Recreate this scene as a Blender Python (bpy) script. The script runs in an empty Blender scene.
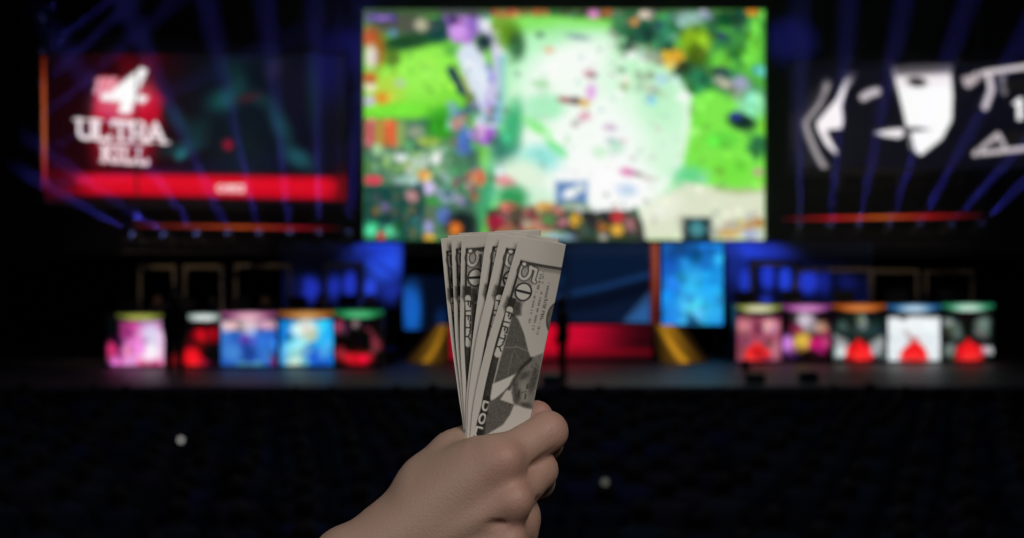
import bpy, math, random
import numpy as np
from mathutils import Vector, Matrix

# ------------------------------------------------------------------ camera, world, lights, exposure
S = bpy.context.scene
COL = S.collection
F = 1236.0                      # focal length in pixels of the 1024 x 538 frame
CZ = 3.5                        # eye height above the arena floor
FOCUS = 0.618
cam_d = bpy.data.cameras.new('camera')
cam = bpy.data.objects.new('camera', cam_d); COL.objects.link(cam)
cam.location = (0, 0, CZ); cam.rotation_euler = (math.pi/2, 0, 0)
cam_d.sensor_width = 36.0; cam_d.lens = F/1024*36.0
cam_d.clip_start = 0.02; cam_d.clip_end = 200
cam_d.dof.use_dof = True
cam_d.dof.focus_distance = FOCUS - 0.005
cam_d.dof.aperture_fstop = 8.8
S.camera = cam
S.view_settings.view_transform = 'Standard'; S.view_settings.look = 'None'
S.view_settings.exposure = 0.0; S.view_settings.gamma = 1.0
S.view_settings.use_curve_mapping = False
w = bpy.data.worlds.new('world'); S.world = w; w.use_nodes = True
w.node_tree.nodes['Background'].inputs[0].default_value = (0.35, 0.45, 0.8, 1)
w.node_tree.nodes['Background'].inputs[1].default_value = 0.0012


def lamp(name, kind, loc, energy, color=(1, 1, 1), target=None, parent=None, **kw):
    d = bpy.data.lights.new(name, kind); d.energy = energy; d.color = color
    for k, v in kw.items(): setattr(d, k, v)
    o = bpy.data.objects.new(name, d); COL.objects.link(o); o.location = loc
    if target is not None:
        o.rotation_euler = (Vector(target)-Vector(loc)).to_track_quat('-Z', 'Y').to_euler()
    if parent: o.parent = parent
    return o


# unseen key and fill lamps, added behind the camera to light hand and banknotes
lamp('hand_key_lamp', 'AREA', (0.55, -0.55, CZ+0.95), 10.9, (1.0, 0.96, 0.92), (-0.01, 0.62, CZ-0.09), size=0.7)
lamp('hand_fill_lamp', 'AREA', (-0.75, -0.35, CZ+0.25), 2.6, (0.95, 0.95, 1.0), (-0.01, 0.62, CZ-0.09), size=0.8)

# unseen spots added as fill: warm on the desks, dim blue over the audience
for sx in (-1, 1):
    lamp('desk_fill_light', 'SPOT', (sx*7, 23.5, 10.5), 520, (1.0, 0.78, 0.52), (sx*8.6, 31, 2.6), spot_size=math.radians(42), spot_blend=1.0, shadow_soft_size=.3)
lamp('audience_light', 'SPOT', (0, 7, 15.5), 1000, (0.5, 0.6, 1.0), (0, 17, 0), spot_size=math.radians(105), spot_blend=1.0, shadow_soft_size=.5)

# ------------------------------------------------------------------ helpers
rng = np.random.default_rng(7)
random.seed(7)


def wp(px, py, Y):
    """the point at depth Y that the photo shows at pixel (px, py)"""
    return Vector(((px-512)/F*Y, Y, CZ-(py-269)/F*Y))


def lin(c):
    c = np.asarray(c, float)
    return np.where(c <= 0.04045, c/12.92, ((c+0.055)/1.055)**2.4)


def hexc(h):
    if isinstance(h, str):
        h = h.lstrip('#'); return np.array([int(h[i:i+2], 16) for i in (0, 2, 4)])/255.0
    return np.array(h)/255.0


def mat(name, color=(0.5, 0.5, 0.5), rough=0.6, metal=0.0, spec=0.5):
    m = bpy.data.materials.new(name); m.use_nodes = True
    b = m.node_tree.nodes['Principled BSDF']
    b.inputs['Base Color'].default_value = (*color, 1); b.inputs['Roughness'].default_value = rough
    b.inputs['Metallic'].default_value = metal; b.inputs['Specular IOR Level'].default_value = spec
    return m


def noise_mat(name, c1, c2, scale, rough=0.6, bump=0.0, metal=0.0, spec=0.5):
    m = mat(name, c1, rough, metal, spec); nt = m.node_tree; b = nt.nodes['Principled BSDF']
    tc = nt.nodes.new('ShaderNodeTexCoord'); n = nt.nodes.new('ShaderNodeTexNoise')
    n.inputs['Scale'].default_value = scale; n.inputs['Detail'].default_value = 5
    r = nt.nodes.new('ShaderNodeValToRGB')
    r.color_ramp.elements[0].position = 0.35; r.color_ramp.elements[1].position = 0.65
    r.color_ramp.elements[0].color = (*c1, 1); r.color_ramp.elements[1].color = (*c2, 1)
    nt.links.new(tc.outputs['Object'], n.inputs['Vector'])
    nt.links.new(n.outputs['Fac'], r.inputs[0]); nt.links.new(r.outputs[0], b.inputs['Base Color'])
    if bump:
        bp = nt.nodes.new('ShaderNodeBump'); bp.inputs['Strength'].default_value = bump
        bp.inputs['Distance'].default_value = 0.01
        nt.links.new(n.outputs['Fac'], bp.inputs['Height']); nt.links.new(bp.outputs[0], b.inputs['Normal'])
    return m


def attr_mat(name, rough=0.7, spec=0.3):
    m = mat(name, rough=rough, spec=spec); nt = m.node_tree
    a = nt.nodes.new('ShaderNodeAttribute'); a.attribute_name = 'col'
    nt.links.new(a.outputs['Color'], nt.nodes['Principled BSDF'].inputs['Base Color'])
    return m


def emit_attr_mat(name, strength=1.0):
    m = bpy.data.materials.new(name); m.use_nodes = True; nt = m.node_tree; nt.nodes.clear()
    o = nt.nodes.new('ShaderNodeOutputMaterial'); e = nt.nodes.new('ShaderNodeEmission')
    a = nt.nodes.new('ShaderNodeAttribute'); a.attribute_name = 'col'
    nt.links.new(a.outputs['Color'], e.inputs[0]); e.inputs[1].default_value = strength
    nt.links.new(e.outputs[0], o.inputs[0])
    return m


def emit_mat(name, color, strength):
    m = bpy.data.materials.new(name); m.use_nodes = True; nt = m.node_tree; nt.nodes.clear()
    o = nt.nodes.new('ShaderNodeOutputMaterial'); e = nt.nodes.new('ShaderNodeEmission')
    e.inputs[0].default_value = (*color, 1); e.inputs[1].default_value = strength
    nt.links.new(e.outputs[0], o.inputs[0])
    return m


def link_mesh(name, verts, faces, m, parent=None, smooth=False, cols=None):
    me = bpy.data.meshes.new(name)
    verts = np.asarray(verts, float)
    me.from_pydata([tuple(v) for v in verts], [], [tuple(int(i) for i in f) for f in faces])
    if cols is not None:
        at = me.color_attributes.new('col', 'FLOAT_COLOR', 'POINT')
        c4 = np.ones((len(verts), 4), np.float32); c4[:, :3] = cols
        at.data.foreach_set('color', c4.ravel())
    me.update()
    if smooth: me.polygons.foreach_set('use_smooth', [True]*len(me.polygons))
    me.materials.append(m)
    o = bpy.data.objects.new(name, me); COL.objects.link(o)
    if parent: o.parent = parent
    return o


def grid_faces(nu, nv, flip=False):
    i = np.arange(nu*nv).reshape(nu, nv)
    q = np.stack([i[:-1, :-1], i[1:, :-1], i[1:, 1:], i[:-1, 1:]], -1).reshape(-1, 4)
    return q[:, ::-1] if flip else q


class MB:
    """collects boxes, tubes and lathes into ONE mesh"""
    def __init__(s): s.v = []; s.f = []
    def add(s, vs, fs):
        n = len(s.v); s.v += [tuple(v) for v in vs]; s.f += [tuple(n+i for i in f) for f in fs]; return s
    def box(s, c, d, rot=None, bevel=0.08):
        """chamfered box: centre c, full dimensions d"""
        hx, hy, hz = d[0]/2, d[1]/2, d[2]/2; b = bevel*min(d)
        vs = []; R = rot or Matrix.Identity(3)
        fs = []
        pts = []
        for sx in (-1, 1):
            for sy in (-1, 1):
                for sz in (-1, 1):
                    pts.append((sx*hx, sy*(hy-b), sz*(hz-b))); pts.append((sx*(hx-b), sy*hy, sz*(hz-b))); pts.append((sx*(hx-b), sy*(hy-b), sz*hz))
        def I(x, y, z, k): return ((x*2+y)*2+z)*3+k
        for x in (0, 1):
            q = [I(x, 0, 0, 0), I(x, 1, 0, 0), I(x, 1, 1, 0), I(x, 0, 1, 0)]; fs.append(q if x else q[::-1])
        for y in (0, 1):
            q = [I(0, y, 0, 1), I(0, y, 1, 1), I(1, y, 1, 1), I(1, y, 0, 1)]; fs.append(q if y else q[::-1])
        for z in (0, 1):
            q = [I(0, 0, z, 2), I(1, 0, z, 2), I(1, 1, z, 2), I(0, 1, z, 2)]; fs.append(q if z else q[::-1])
        for x in (0, 1):
            for y in (0, 1): fs.append([I(x, y, 0, 0), I(x, y, 1, 0), I(x, y, 1, 1), I(x, y, 0, 1)])
            for z in (0, 1): fs.append([I(x, 0, z, 0), I(x, 1, z, 0), I(x, 1, z, 2), I(x, 0, z, 2)])
        for y in (0, 1):
            for z in (0, 1): fs.append([I(0, y, z, 1), I(1, y, z, 1), I(1, y, z, 2), I(0, y, z, 2)])
        for x in (0, 1):
            for y in (0, 1):
                for z in (0, 1): fs.append([I(x, y, z, 0), I(x, y, z, 1), I(x, y, z, 2)])
        vs = [Vector(c)+R @ Vector(p) for p in pts]
        return s.add(vs, fs)
    def tube(s, pts, r, n=8, r2=None):
        pts = [Vector(p) for p in pts]; rings = []
        vs = []; fs = []
        for i, p in enumerate(pts):
            t = (pts[min(i+1, len(pts)-1)]-pts[max(i-1, 0)]).normalized()
            a = t.cross(Vector((0.31, 0.2, 0.93))).normalized(); b = t.cross(a)
            rr = r if r2 is None else r+(r2-r)*i/(len(pts)-1)
            vs += [p+rr*(math.cos(2*math.pi*k/n)*a+math.sin(2*math.pi*k/n)*b) for k in range(n)]
        for i in range(len(pts)-1):
            for k in range(n):
                fs.append([i*n+k, i*n+(k+1) % n, (i+1)*n+(k+1) % n, (i+1)*n+k])
        fs.append(list(range(n))[::-1]); fs.append([len(vs)-n+k for k in range(n)])
        return s.add(vs, fs)
    def lathe(s, prof, c=(0, 0, 0), n=20):
        """profile [(r, z)] about +Z"""
        vs = []; fs = []
        for r, z in prof:
            vs += [(c[0]+r*math.cos(2*math.pi*k/n), c[1]+r*math.sin(2*math.pi*k/n), c[2]+z) for k in range(n)]
        for i in range(len(prof)-1):
            for k in range(n): fs.append([i*n+k, i*n+(k+1) % n, (i+1)*n+(k+1) % n, (i+1)*n+k])
        fs.append(list(range(n))[::-1]); fs.append([len(vs)-n+k for k in range(n)])
        return s.add(vs, fs)
    def build(s, name, m, parent=None, smooth=False):
        import bmesh
        o = link_mesh(name, s.v, s.f, m, parent, smooth)
        bm = bmesh.new(); bm.from_mesh(o.data); bmesh.ops.recalc_face_normals(bm, faces=bm.faces); bm.to_mesh(o.data); bm.free()
        return o


def tag(o, label=None, cat=None, group=None, kind=None):
    if label: o['label'] = label
    if cat: o['category'] = cat
    if group: o['group'] = group
    if kind: o['kind'] = kind
    return o


def empty(name, loc, label, cat, group=None, rz=0.0):
    o = bpy.data.objects.new(name, None); COL.objects.link(o); o.location = loc; o.rotation_euler = (0, 0, rz)
    o.empty_display_size = 0.1
    return tag(o, label, cat, group)


def copy_tree(o, parent=None):
    c = o.copy(); COL.objects.link(c); c.parent = parent
    for ch in [x for x in ALL_CHILDREN(o)]: copy_tree(ch, c)
    return c


def ALL_CHILDREN(o): return [x for x in COL.objects if x.parent == o]


# ---- painting: what the screens show and what is printed on paper, laid out in picture coordinates
def smooth01(x): x = np.clip(x, 0, 1); return x*x*(3-2*x)


class Canvas:
    def __init__(s, X, Y, base):
        s.X = X; s.Y = Y; s.img = np.zeros(X.shape+(3,)); s.img[:] = hexc(base)
    def mix(s, a, col):
        s.img += (hexc(col)-s.img)*a[..., None]
    def blob(s, x, y, rx, ry, col, a=1.0, ang=0, soft=0.5):
        t = math.radians(ang); dx = s.X-x; dy = s.Y-y
        u = (dx*math.cos(t)+dy*math.sin(t))/rx; v = (-dx*math.sin(t)+dy*math.cos(t))/ry
        d = np.sqrt(u*u+v*v)
        s.mix(a*smooth01((1+soft-d)/(2*soft)), col); return s
    def dist_line(s, pts):
        D = np.full(s.X.shape, 1e9)
        for (x0, y0), (x1, y1) in zip(pts[:-1], pts[1:]):
            bx, by = x1-x0, y1-y0; l2 = bx*bx+by*by+1e-9
            h = np.clip(((s.X-x0)*bx+(s.Y-y0)*by)/l2, 0, 1)
            D = np.minimum(D, np.hypot(s.X-x0-h*bx, s.Y-y0-h*by))
        return D
    def line(s, pts, wd, col, a=1.0, soft=1.0):
        s.mix(a*np.clip((wd/2-s.dist_line(pts))/soft+0.5, 0, 1), col); return s
    def poly(s, pts, col, a=1.0, soft=1.5):
        pts = list(pts); D = s.dist_line(pts+[pts[0]]); ins = np.zeros(s.X.shape, bool)
        n = len(pts)
        for i in range(n):
            x0, y0 = pts[i]; x1, y1 = pts[(i+1) % n]
            if y0 == y1: continue
            c = ((y0 > s.Y) != (y1 > s.Y)) & (s.X < (x1-x0)*(s.Y-y0)/(y1-y0)+x0)
            ins ^= c
        sd = np.where(ins, -D, D)
        s.mix(a*np.clip(0.5-sd/soft, 0, 1), col); return s
    def rect(s, x0, y0, x1, y1, col, a=1.0, soft=1.5):
        sd = np.maximum(np.abs(s.X-(x0+x1)/2)-(x1-x0)/2, np.abs(s.Y-(y0+y1)/2)-(y1-y0)/2)
        s.mix(a*np.clip(0.5-sd/soft, 0, 1), col); return s
    def splats(s, x0, y0, x1, y1, n, r0, r1, pal, a=0.8):
        for _ in range(n):
            s.blob(rng.uniform(x0, x1), rng.uniform(y0, y1), rng.uniform(r0, r1), rng.uniform(r0, r1), pal[rng.integers(len(pal))], a*rng.uniform(.6, 1), rng.uniform(0, 180), .4)
        return s
    def mottle(s, n, r0, r1, amp, box=None):
        x0, y0, x1, y1 = box or (s.X.min(), s.Y.min(), s.X.max(), s.Y.max())
        nx, ny = s.X.shape
        for _ in range(n):
            x, y = rng.uniform(x0, x1), rng.uniform(y0, y1)
            i = int(np.clip((x-s.X.min())/(s.X.max()-s.X.min())*(nx-1), 0, nx-1)); j = int(np.clip((y-s.Y.min())/(s.Y.max()-s.Y.min())*(ny-1), 0, ny-1))
            c = np.clip(s.img[i, j]*rng.uniform(1-amp, 1+amp)+rng.normal(0, amp*.12, 3), 0, 1)*255
            s.blob(x, y, rng.uniform(r0, r1), rng.uniform(r0, r1), c, .8, rng.uniform(0, 180), .5)
        return s
    def text(s, txt, org, right, up, adv, wd, col, a=1.0, serif=0.0, soft=0.8):
        """strokes of each letter; org = foot of the first letter, right / up = vectors of one letter"""
        ox, oy = org
        for ch in txt:
            for st in GLYPH.get(ch, []):
                s.line([(ox+px*right[0]+py*up[0], oy+px*right[1]+py*up[1]) for px, py in st], wd, col, a, soft)
            if serif:
                for px, py in SERIF.get(ch, []):
                    s.line([(ox+q*right[0]+py*up[0], oy+q*right[1]+py*up[1]) for q in (px-.28, px+.28)], serif, col, a, soft)
            k = adv*(0.62 if ch == 'I' else 1.0)
            ox += right[0]*k; oy += right[1]*k
        return s


def arc(cx, cy, rx, ry, a0, a1, n=14):
    return [(cx+rx*math.cos(math.radians(a0+(a1-a0)*i/n)), cy+ry*math.sin(math.radians(a0+(a1-a0)*i/n))) for i in range(n+1)]


GLYPH = {
 'U': [[(0.1, 1), (0.1, .32)]+arc(.45, .32, .35, .3, 180, 360)+[(.8, 1)]],
 'L': [[(.12, 1), (.12, 0), (.75, 0), (.78, .2)]],
 'T': [[(.0, .8), (.02, 1), (.84, 1), (.86, .8)], [(.43, 1), (.43, 0)]],
 'R': [[(.12, 0), (.12, 1), (.5, 1)]+arc(.5, .75, .26, .25, 90, -90)+[(.12, .5)], [(.42, .5), (.82, 0)]],
 'A': [[(.0, 0), (.42, 1), (.86, 0)], [(.18, .36), (.68, .36)]],
 'K': [[(.12, 0), (.12, 1)], [(.76, 1), (.14, .42)], [(.32, .56), (.82, 0)]],
 'I': [[(.2, 0), (.2, 1)]],
 'F': [[(.12, 0), (.12, 1), (.75, 1), (.75, .8)], [(.12, .52), (.55, .52)]],
 'Y': [[(.02, 1), (.42, .5), (.84, 1)], [(.42, .5), (.42, 0)]],
 'D': [[(.12, 0), (.12, 1), (.4, 1)]+arc(.4, .5, .38, .5, 90, -90)+[(.12, 0)]],
 'O': [arc(.43, .5, .37, .5, 0, 360, 20)],
 'S': [arc(.42, .74, .3, .25, 40, 270)+arc(.42, .25, .32, .25, 90, -140)],
}
SERIF = {'U': [(.1, 1), (.8, 1)], 'L': [(.12, 1), (.12, 0)], 'T': [(.43, 0)], 'R': [(.12, 0), (.12, 1), (.84, 0)],
         'A': [(0, 0), (.86, 0)], 'K': [(.12, 0), (.12, 1), (.8, 1), (.84, 0)], 'I': [(.2, 0), (.2, 1)]}


def screen_canvas(x0, y0, x1, y1, step, base):
    nx = max(4, int(round((x1-x0)/step))+1); ny = max(4, int(round((y1-y0)/step))+1)
    X, Y = np.meshgrid(np.linspace(x0, x1, nx), np.linspace(y0, y1, ny), indexing='ij')
    return Canvas(X, Y, base)


def plane_pts(X, Y, A, B, off=0.0):
    """where the rays of picture points meet the upright plane through ground points A and B (x, y)"""
    n = np.array([-(B[1]-A[1]), B[0]-A[0]]); n = n/np.linalg.norm(n)
    c = n @ np.array(A)+off
    dx = (X-512)/F
    t = c/(n[0]*dx+n[1])
    return np.stack([dx*t, t, CZ-(Y-269)/F*t], -1)


def display(name, cv, A, B, strength, parent=None, loc=(0, 0, 0), off=0.0):
    P = plane_pts(cv.X, cv.Y, A, B, off)-np.array(loc)
    m = emit_attr_mat(name+'_light', strength)
    return link_mesh(name, P.reshape(-1, 3), grid_faces(*cv.X.shape), m, parent, False, lin(np.clip(cv.img, 0, 1)).reshape(-1, 3))


# ---- distance fields -> one continuous skin
def seg_d(P, a, b, r1, r2):
    a = np.asarray(a, np.float32); b = np.asarray(b, np.float32); ba = b-a; pa = P-a
    h = np.clip((pa @ ba)/max(float(ba @ ba), 1e-12), 0, 1)
    return np.linalg.norm(pa-h[..., None]*ba, axis=-1)-(r1+(r2-r1)*h)


def smin(a, b, k):
    h = np.maximum(k-np.abs(a-b), 0)/k
    return np.minimum(a, b)-h*h*k*0.25


def surface_nets(f, org, h):
    s = f < 0
    c = [(i, j, k) for i in (0, 1) for j in (0, 1) for k in (0, 1)]
    n = np.array(f.shape)-1
    cnt = sum(s[i:i+n[0], j:j+n[1], k:k+n[2]].astype(np.int8) for i, j, k in c)
    act = (cnt > 0) & (cnt < 8)
    idx = np.argwhere(act)
    vals = np.stack([f[idx[:, 0]+i, idx[:, 1]+j, idx[:, 2]+k] for i, j, k in c], 1)
    acc = np.zeros((len(idx), 3)); num = np.zeros(len(idx))
    for a in range(8):
        for b in range(a+1, 8):
            if sum(abs(x-y) for x, y in zip(c[a], c[b])) != 1: continue
            va, vb = vals[:, a], vals[:, b]; m = (va < 0) != (vb < 0)
            t = np.where(m, va/np.where(m, va-vb, 1), 0)
            p = np.array(c[a])+t[:, None]*(np.array(c[b])-np.array(c[a]))
            acc += np.where(m[:, None], p, 0); num += m
    V = (idx+acc/num[:, None])*h+org
    vid = np.full(act.shape, -1, np.int64); vid[tuple(idx.T)] = np.arange(len(idx))
    faces = []
    for ax in range(3):
        o1, o2 = (ax+1) % 3, (ax+2) % 3
        sl0 = [slice(None)]*3; sl1 = [slice(None)]*3
        sl0[ax] = slice(0, -1); sl1[ax] = slice(1, None)
        s0, s1 = s[tuple(sl0)], s[tuple(sl1)]
        e = np.argwhere(s0 != s1)
        ok = (e[:, o1] > 0) & (e[:, o2] > 0) & (e[:, o1] < act.shape[o1]) & (e[:, o2] < act.shape[o2])
        e = e[ok]
        def at(d1, d2):
            q = e.copy(); q[:, o1] += d1; q[:, o2] += d2; return vid[tuple(q.T)]
        q = np.stack([at(-1, -1), at(0, -1), at(0, 0), at(-1, 0)], 1)
        fl = ~s0[tuple(e.T)]
        q[fl] = q[fl][:, ::-1]
        faces.append(q)
    return V, np.concatenate(faces)


def field_grid(lo, hi, h):
    ax = [np.arange(lo[i], hi[i]+h, h, dtype=np.float32) for i in range(3)]
    return np.stack(np.meshgrid(*ax, indexing='ij'), -1)


# ------------------------------------------------------------------ materials of the place
M = {}
M['black'] = noise_mat('black_drape', (0.012, 0.012, 0.014), (0.02, 0.02, 0.024), 3.0, 0.9)
M['wall'] = noise_mat('dark_drape', (0.02, 0.02, 0.024), (0.035, 0.035, 0.04), 2.0, 0.95)
M['floor'] = noise_mat('arena_floor', (0.012, 0.012, 0.013), (0.02, 0.02, 0.022), 1.2, 0.8)
M['deck'] = noise_mat('stage_deck', (0.060, 0.052, 0.062), (0.095, 0.082, 0.096), 1.6, 0.5, 0.1)
M['skirt'] = noise_mat('stage_skirt', (0.008, 0.008, 0.009), (0.014, 0.014, 0.016), 4.0, 0.9)
M['housing'] = noise_mat('screen_housing', (0.015, 0.015, 0.017), (0.025, 0.025, 0.028), 8.0, 0.6)
M['metal'] = noise_mat('black_metal', (0.02, 0.02, 0.022), (0.035, 0.035, 0.038), 20.0, 0.45, 0, 0.3)
M['truss'] = noise_mat('truss_metal', (0.03, 0.03, 0.033), (0.05, 0.05, 0.055), 10.0, 0.5, 0, 0.5)
M['frame'] = noise_mat('booth_frame_metal', (0.30, 0.24, 0.17), (0.40, 0.33, 0.25), 10.0, 0.5)
M['plastic'] = noise_mat('black_plastic', (0.02, 0.02, 0.022), (0.03, 0.03, 0.033), 15.0, 0.5)
M['cloth'] = noise_mat('dark_cloth', (0.010, 0.010, 0.012), (0.018, 0.018, 0.022), 12.0, 0.9)

# ------------------------------------------------------------------ the setting
SZ = CZ-2.32                      # stage floor height
FRONT = 24.4                      # front edge of the stage
def struct(name, mb, m): o = mb.build(name, m); o['kind'] = 'structure'; return o

struct('floor', MB().box((0, 16, -0.1), (46, 44, 0.2), bevel=0.0), M['floor'])
struct('ceiling', MB().box((0, 16, 16.1), (46, 44, 0.2), bevel=0.0), M['black'])
struct('wall_back', MB().box((0, 36.1, 8), (46, 0.2, 16), bevel=0.0), M['wall'])
struct('wall_left', MB().box((-22.9, 16, 8), (0.2, 44, 16), bevel=0.0), M['black'])
struct('wall_right', MB().box((22.9, 16, 8), (0.2, 44, 16), bevel=0.0), M['black'])
struct('wall_rear', MB().box((0, -5.9, 8), (46, 0.2, 16), bevel=0.0), M['black'])
struct('stage_deck', MB().box((0, (FRONT+35.9)/2, SZ-0.06), (34, 35.9-FRONT, 0.12), bevel=0.1), M['deck'])
struct('stage_skirt', MB().box((0, FRONT+0.2, (SZ-0.12)/2), (33.6, 0.2, SZ-0.12), bevel=0.02), M['skirt'])
struct('seating_tier', MB().box((0, -0.9, 0.95), (44, 9.6, 1.9), bevel=0.01), M['floor'])

# ------------------------------------------------------------------ main screen
cv = screen_canvas(364, 9.5, 764.5, 240, 1.3, '#74d24a')
# left field
cv.poly([(364, 40), (470, 30), (470, 125), (364, 125)], '#7fe23e', 1, 12)
cv.blob(415, 72, 38, 26, '#9cf556', 1, -15, .6)
cv.blob(385, 92, 18, 16, '#c0d848', .8, 0, .6); cv.blob(400, 110, 34, 7, '#7bea3c', 1, -4, .6)
cv.blob(446, 118, 22, 12, '#3fae2c', 1, -10, .5)
cv.blob(412, 40, 36, 9, '#1d4a2a', 1, -12, .5); cv.blob(440, 28, 14, 14, '#0e4040', 1, 0, .5); cv.blob(392, 58, 8, 9, '#4f6a22', .8)
cv.blob(400, 24, 36, 10, '#50514c', 1, 0, .5); cv.blob(421, 25, 7, 6, '#b9b79a', 1, 20, .6); cv.blob(434, 14, 8, 4, '#62c63f')
cv.rect(365, 11, 396, 20, '#5a35b0', 1, 4); cv.splats(366, 12, 394, 18, 9, 2, 4, ['#b58cf0', '#d8b8ff', '#7f52d8'])
cv.blob(393, 33, 5, 4, '#5f8fae', .9)
cv.blob(370, 38, 8, 10, '#c4592e', 1); cv.blob(379, 50, 6, 18, '#b0601f', .8); cv.blob(371, 57, 6, 12, '#e8dfd2', 1)
cv.blob(370, 78, 7, 6, '#d4602a', 1); cv.blob(370, 87, 6, 5, '#efe3c4', 1); cv.blob(382, 98, 8, 6, '#e09a30', 1); cv.blob(369, 101, 6, 5, '#c7c6de', 1)
cv.blob(400, 83, 5, 4, '#b6d0a8', 1, 0, .7); cv.blob(452, 50, 8, 6, '#4f9f4a', .7)
# lower left crowd of shapes
cv.poly([(364, 119), (450, 119), (480, 150), (480, 240), (364, 240)], '#4d7d5c', 1, 6)
cv.rect(365, 120, 375, 150, '#c85a62', 1, 4); cv.rect(375, 120, 384, 148, '#b9963f', 1, 4); cv.rect(384, 120, 397, 146, '#e3673a', 1, 4)
cv.rect(397, 122, 405, 150, '#8fae62', 1, 4); cv.blob(416, 132, 9, 6, '#8f9d88'); cv.blob(440, 128, 13, 12, '#37a01e'); cv.blob(428, 142, 12, 5, '#a9c455')
cv.splats(366, 148, 446, 180, 46, 3, 7, ['#6f8f72', '#a9d6a0', '#dfe9df', '#4e7a6a', '#8fbf6c', '#c9d8e0', '#3c6b58', '#b6c867'])
cv.blob(400, 157, 6, 5, '#e8efe6'); cv.blob(436, 158, 5, 5, '#f0f4f0'); cv.blob(420, 161, 10, 5, '#cfe0d6', .9); cv.blob(373, 180, 9, 5, '#e0405a', 1, 0, .3)
cv.blob(408, 180, 14, 4, '#a9ccc4', .9); cv.blob(424, 175, 7, 5, '#eda05a'); cv.blob(428, 188, 8, 7, '#d6c4f2'); cv.blob(446, 195, 9, 7, '#b4c0ec')
cv.rect(364, 186, 424, 240, '#17433f', 1, 5)
cv.splats(366, 188, 422, 236, 40, 2.5, 5, ['#23594d', '#1a3a3a', '#2e6b5a', '#3c6f5f', '#5a5f80', '#7a6a4a', '#123330'])
cv.blob(412, 196, 7, 6, '#c08a8c', 1, 30); cv.blob(385, 207, 5, 5, '#70608a'); cv.blob(376, 211, 4, 4, '#8c6a3a')
cv.blob(371, 230, 7, 8, '#52e09a', 1, 0, .6); cv.blob(390, 231, 7, 7, '#5fd8a0', 1, 0, .6); cv.blob(381, 236, 4, 4, '#d84a4a', 1)
cv.blob(430, 220, 5, 18, '#5f6d57', .9); cv.blob(428, 227, 5, 6, '#a7a0e0'); cv.blob(428, 237, 5, 4, '#d8a440'); cv.blob(444, 216, 7, 8, '#5a78c8')
cv.blob(462, 225, 16, 14, '#121c22', 1); cv.blob(455, 229, 7, 7, '#e8762a', 1, 0, .5); cv.blob(432, 201, 9, 4, '#3f9a46')
cv.splats(445, 165, 482, 212, 26, 3, 6, ['#2e6b52', '#a03a4a', '#e07a6a', '#5a9fb0', '#8f7ac0', '#1d4a40', '#e8d0d0', '#cf5a3a', '#57b070'])
# pale path and blue river
cv.poly([(438, 9), (478, 9), (482, 30), (470, 44), (455, 44), (446, 22)], '#9a6ac8', 1, 5)
cv.blob(458, 32, 10, 9, '#d79df0', 1); cv.blob(453, 20, 5, 5, '#3e2460', .9); cv.blob(463, 16, 7, 5, '#b58ae0', .9); cv.blob(475, 22, 6, 8, '#8a62c0', .9)
cv.line([(470, 55), (478, 80), (484, 105), (488, 122)], 26, '#dce6f6', 1, 6)
cv.line([(484, 24), (497, 44), (500, 66), (494, 90), (490, 104)], 14, '#ccc6ea', 1, 6); cv.line([(485, 25), (498, 44), (500, 62)], 8, '#e2dcf6', 1, 4)
cv.line([(505, 60), (507, 85), (500, 118)], 13, '#6a9ee4', 1, 6); cv.line([(514, 68), (512, 95), (504, 122)], 8, '#4f86c0', 1, 6)
cv.line([(488, 66), (492, 80)], 5, '#7f84d8', .9, 3); cv.blob(484, 42, 8, 8, '#1a3038', 1, 30); cv.line([(451, 70), (463, 92)], 8, '#12254f', 1, 3); cv.blob(466, 85, 3, 14, '#a9b860', .8, -20); cv.blob(470, 100, 6, 8, '#5f7a3a', .9)
cv.splats(450, 104, 490, 152, 38, 3, 6, ['#3a58b8', '#5fa0cc', '#8f4ac0', '#2e7a54', '#d86a70', '#4aa06a', '#b8c8f0', '#5a3a9a', '#70b0a8'])
cv.blob(458, 124, 6, 7, '#c78a80'); cv.blob(486, 136, 16, 8, '#a040c4', 1, 10, .6); cv.blob(506, 141, 11, 5, '#8a3a8e', 1, 0, .6); cv.blob(478, 131, 8, 6, '#e8b8e8'); cv.blob(464, 140, 7, 14, '#4a70c0', .9)
# top band of small portraits
cv.rect(364, 9, 765, 16, '#3a4a3a', .85, 3)
cv.splats(484, 10, 620, 17, 34, 2, 5, ['#2f3a2c', '#5b4d44', '#9aa49a', '#d8643a', '#4a5a7a', '#3f8f3a', '#7a3a34'])
cv.blob(511, 14, 8, 5, '#e0704a'); cv.blob(538, 13, 7, 4, '#a4532f'); cv.blob(593, 14, 6, 5, '#e08ad0')
# bright bush and plateau
cv.blob(560, 27, 60, 10, '#8aec66', 1, 4, .5); cv.blob(540, 34, 22, 8, '#7ae058', 1)
cv.poly([(505, 38), (560, 26), (640, 30), (700, 60), (700, 190), (640, 215), (500, 215), (478, 180), (500, 130)], '#aef2b4', 1, 14)
cv.blob(533, 72, 26, 34, '#c0fbcc', 1, 0, .6)
cv.blob(604, 122, 84, 88, '#d2fcd8', 1, 0, .12)
cv.blob(570, 66, 40, 22, '#fbfffa', 1, -20, .6); cv.blob(585, 150, 60, 58, '#fdfffe', 1, 0, .5); cv.blob(560, 110, 42, 46, '#f6fff6', .9, 0, .6); cv.blob(622, 190, 40, 26, '#ffffff', 1, 0, .5)
cv.line(arc(604, 122, 84, 88, -60, 60, 24), 7, '#f4fff4', 1, 6); cv.line(arc(604, 122, 84, 88, 60, 150, 20), 8, '#ffffff', .9, 8)
cv.blob(660, 90, 22, 36, '#c2f8cc', .9, 0, .6); cv.blob(668, 150, 15, 18, '#dafbdf', .9); cv.blob(640, 60, 26, 20, '#bff6c6', .8, 30)
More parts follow.
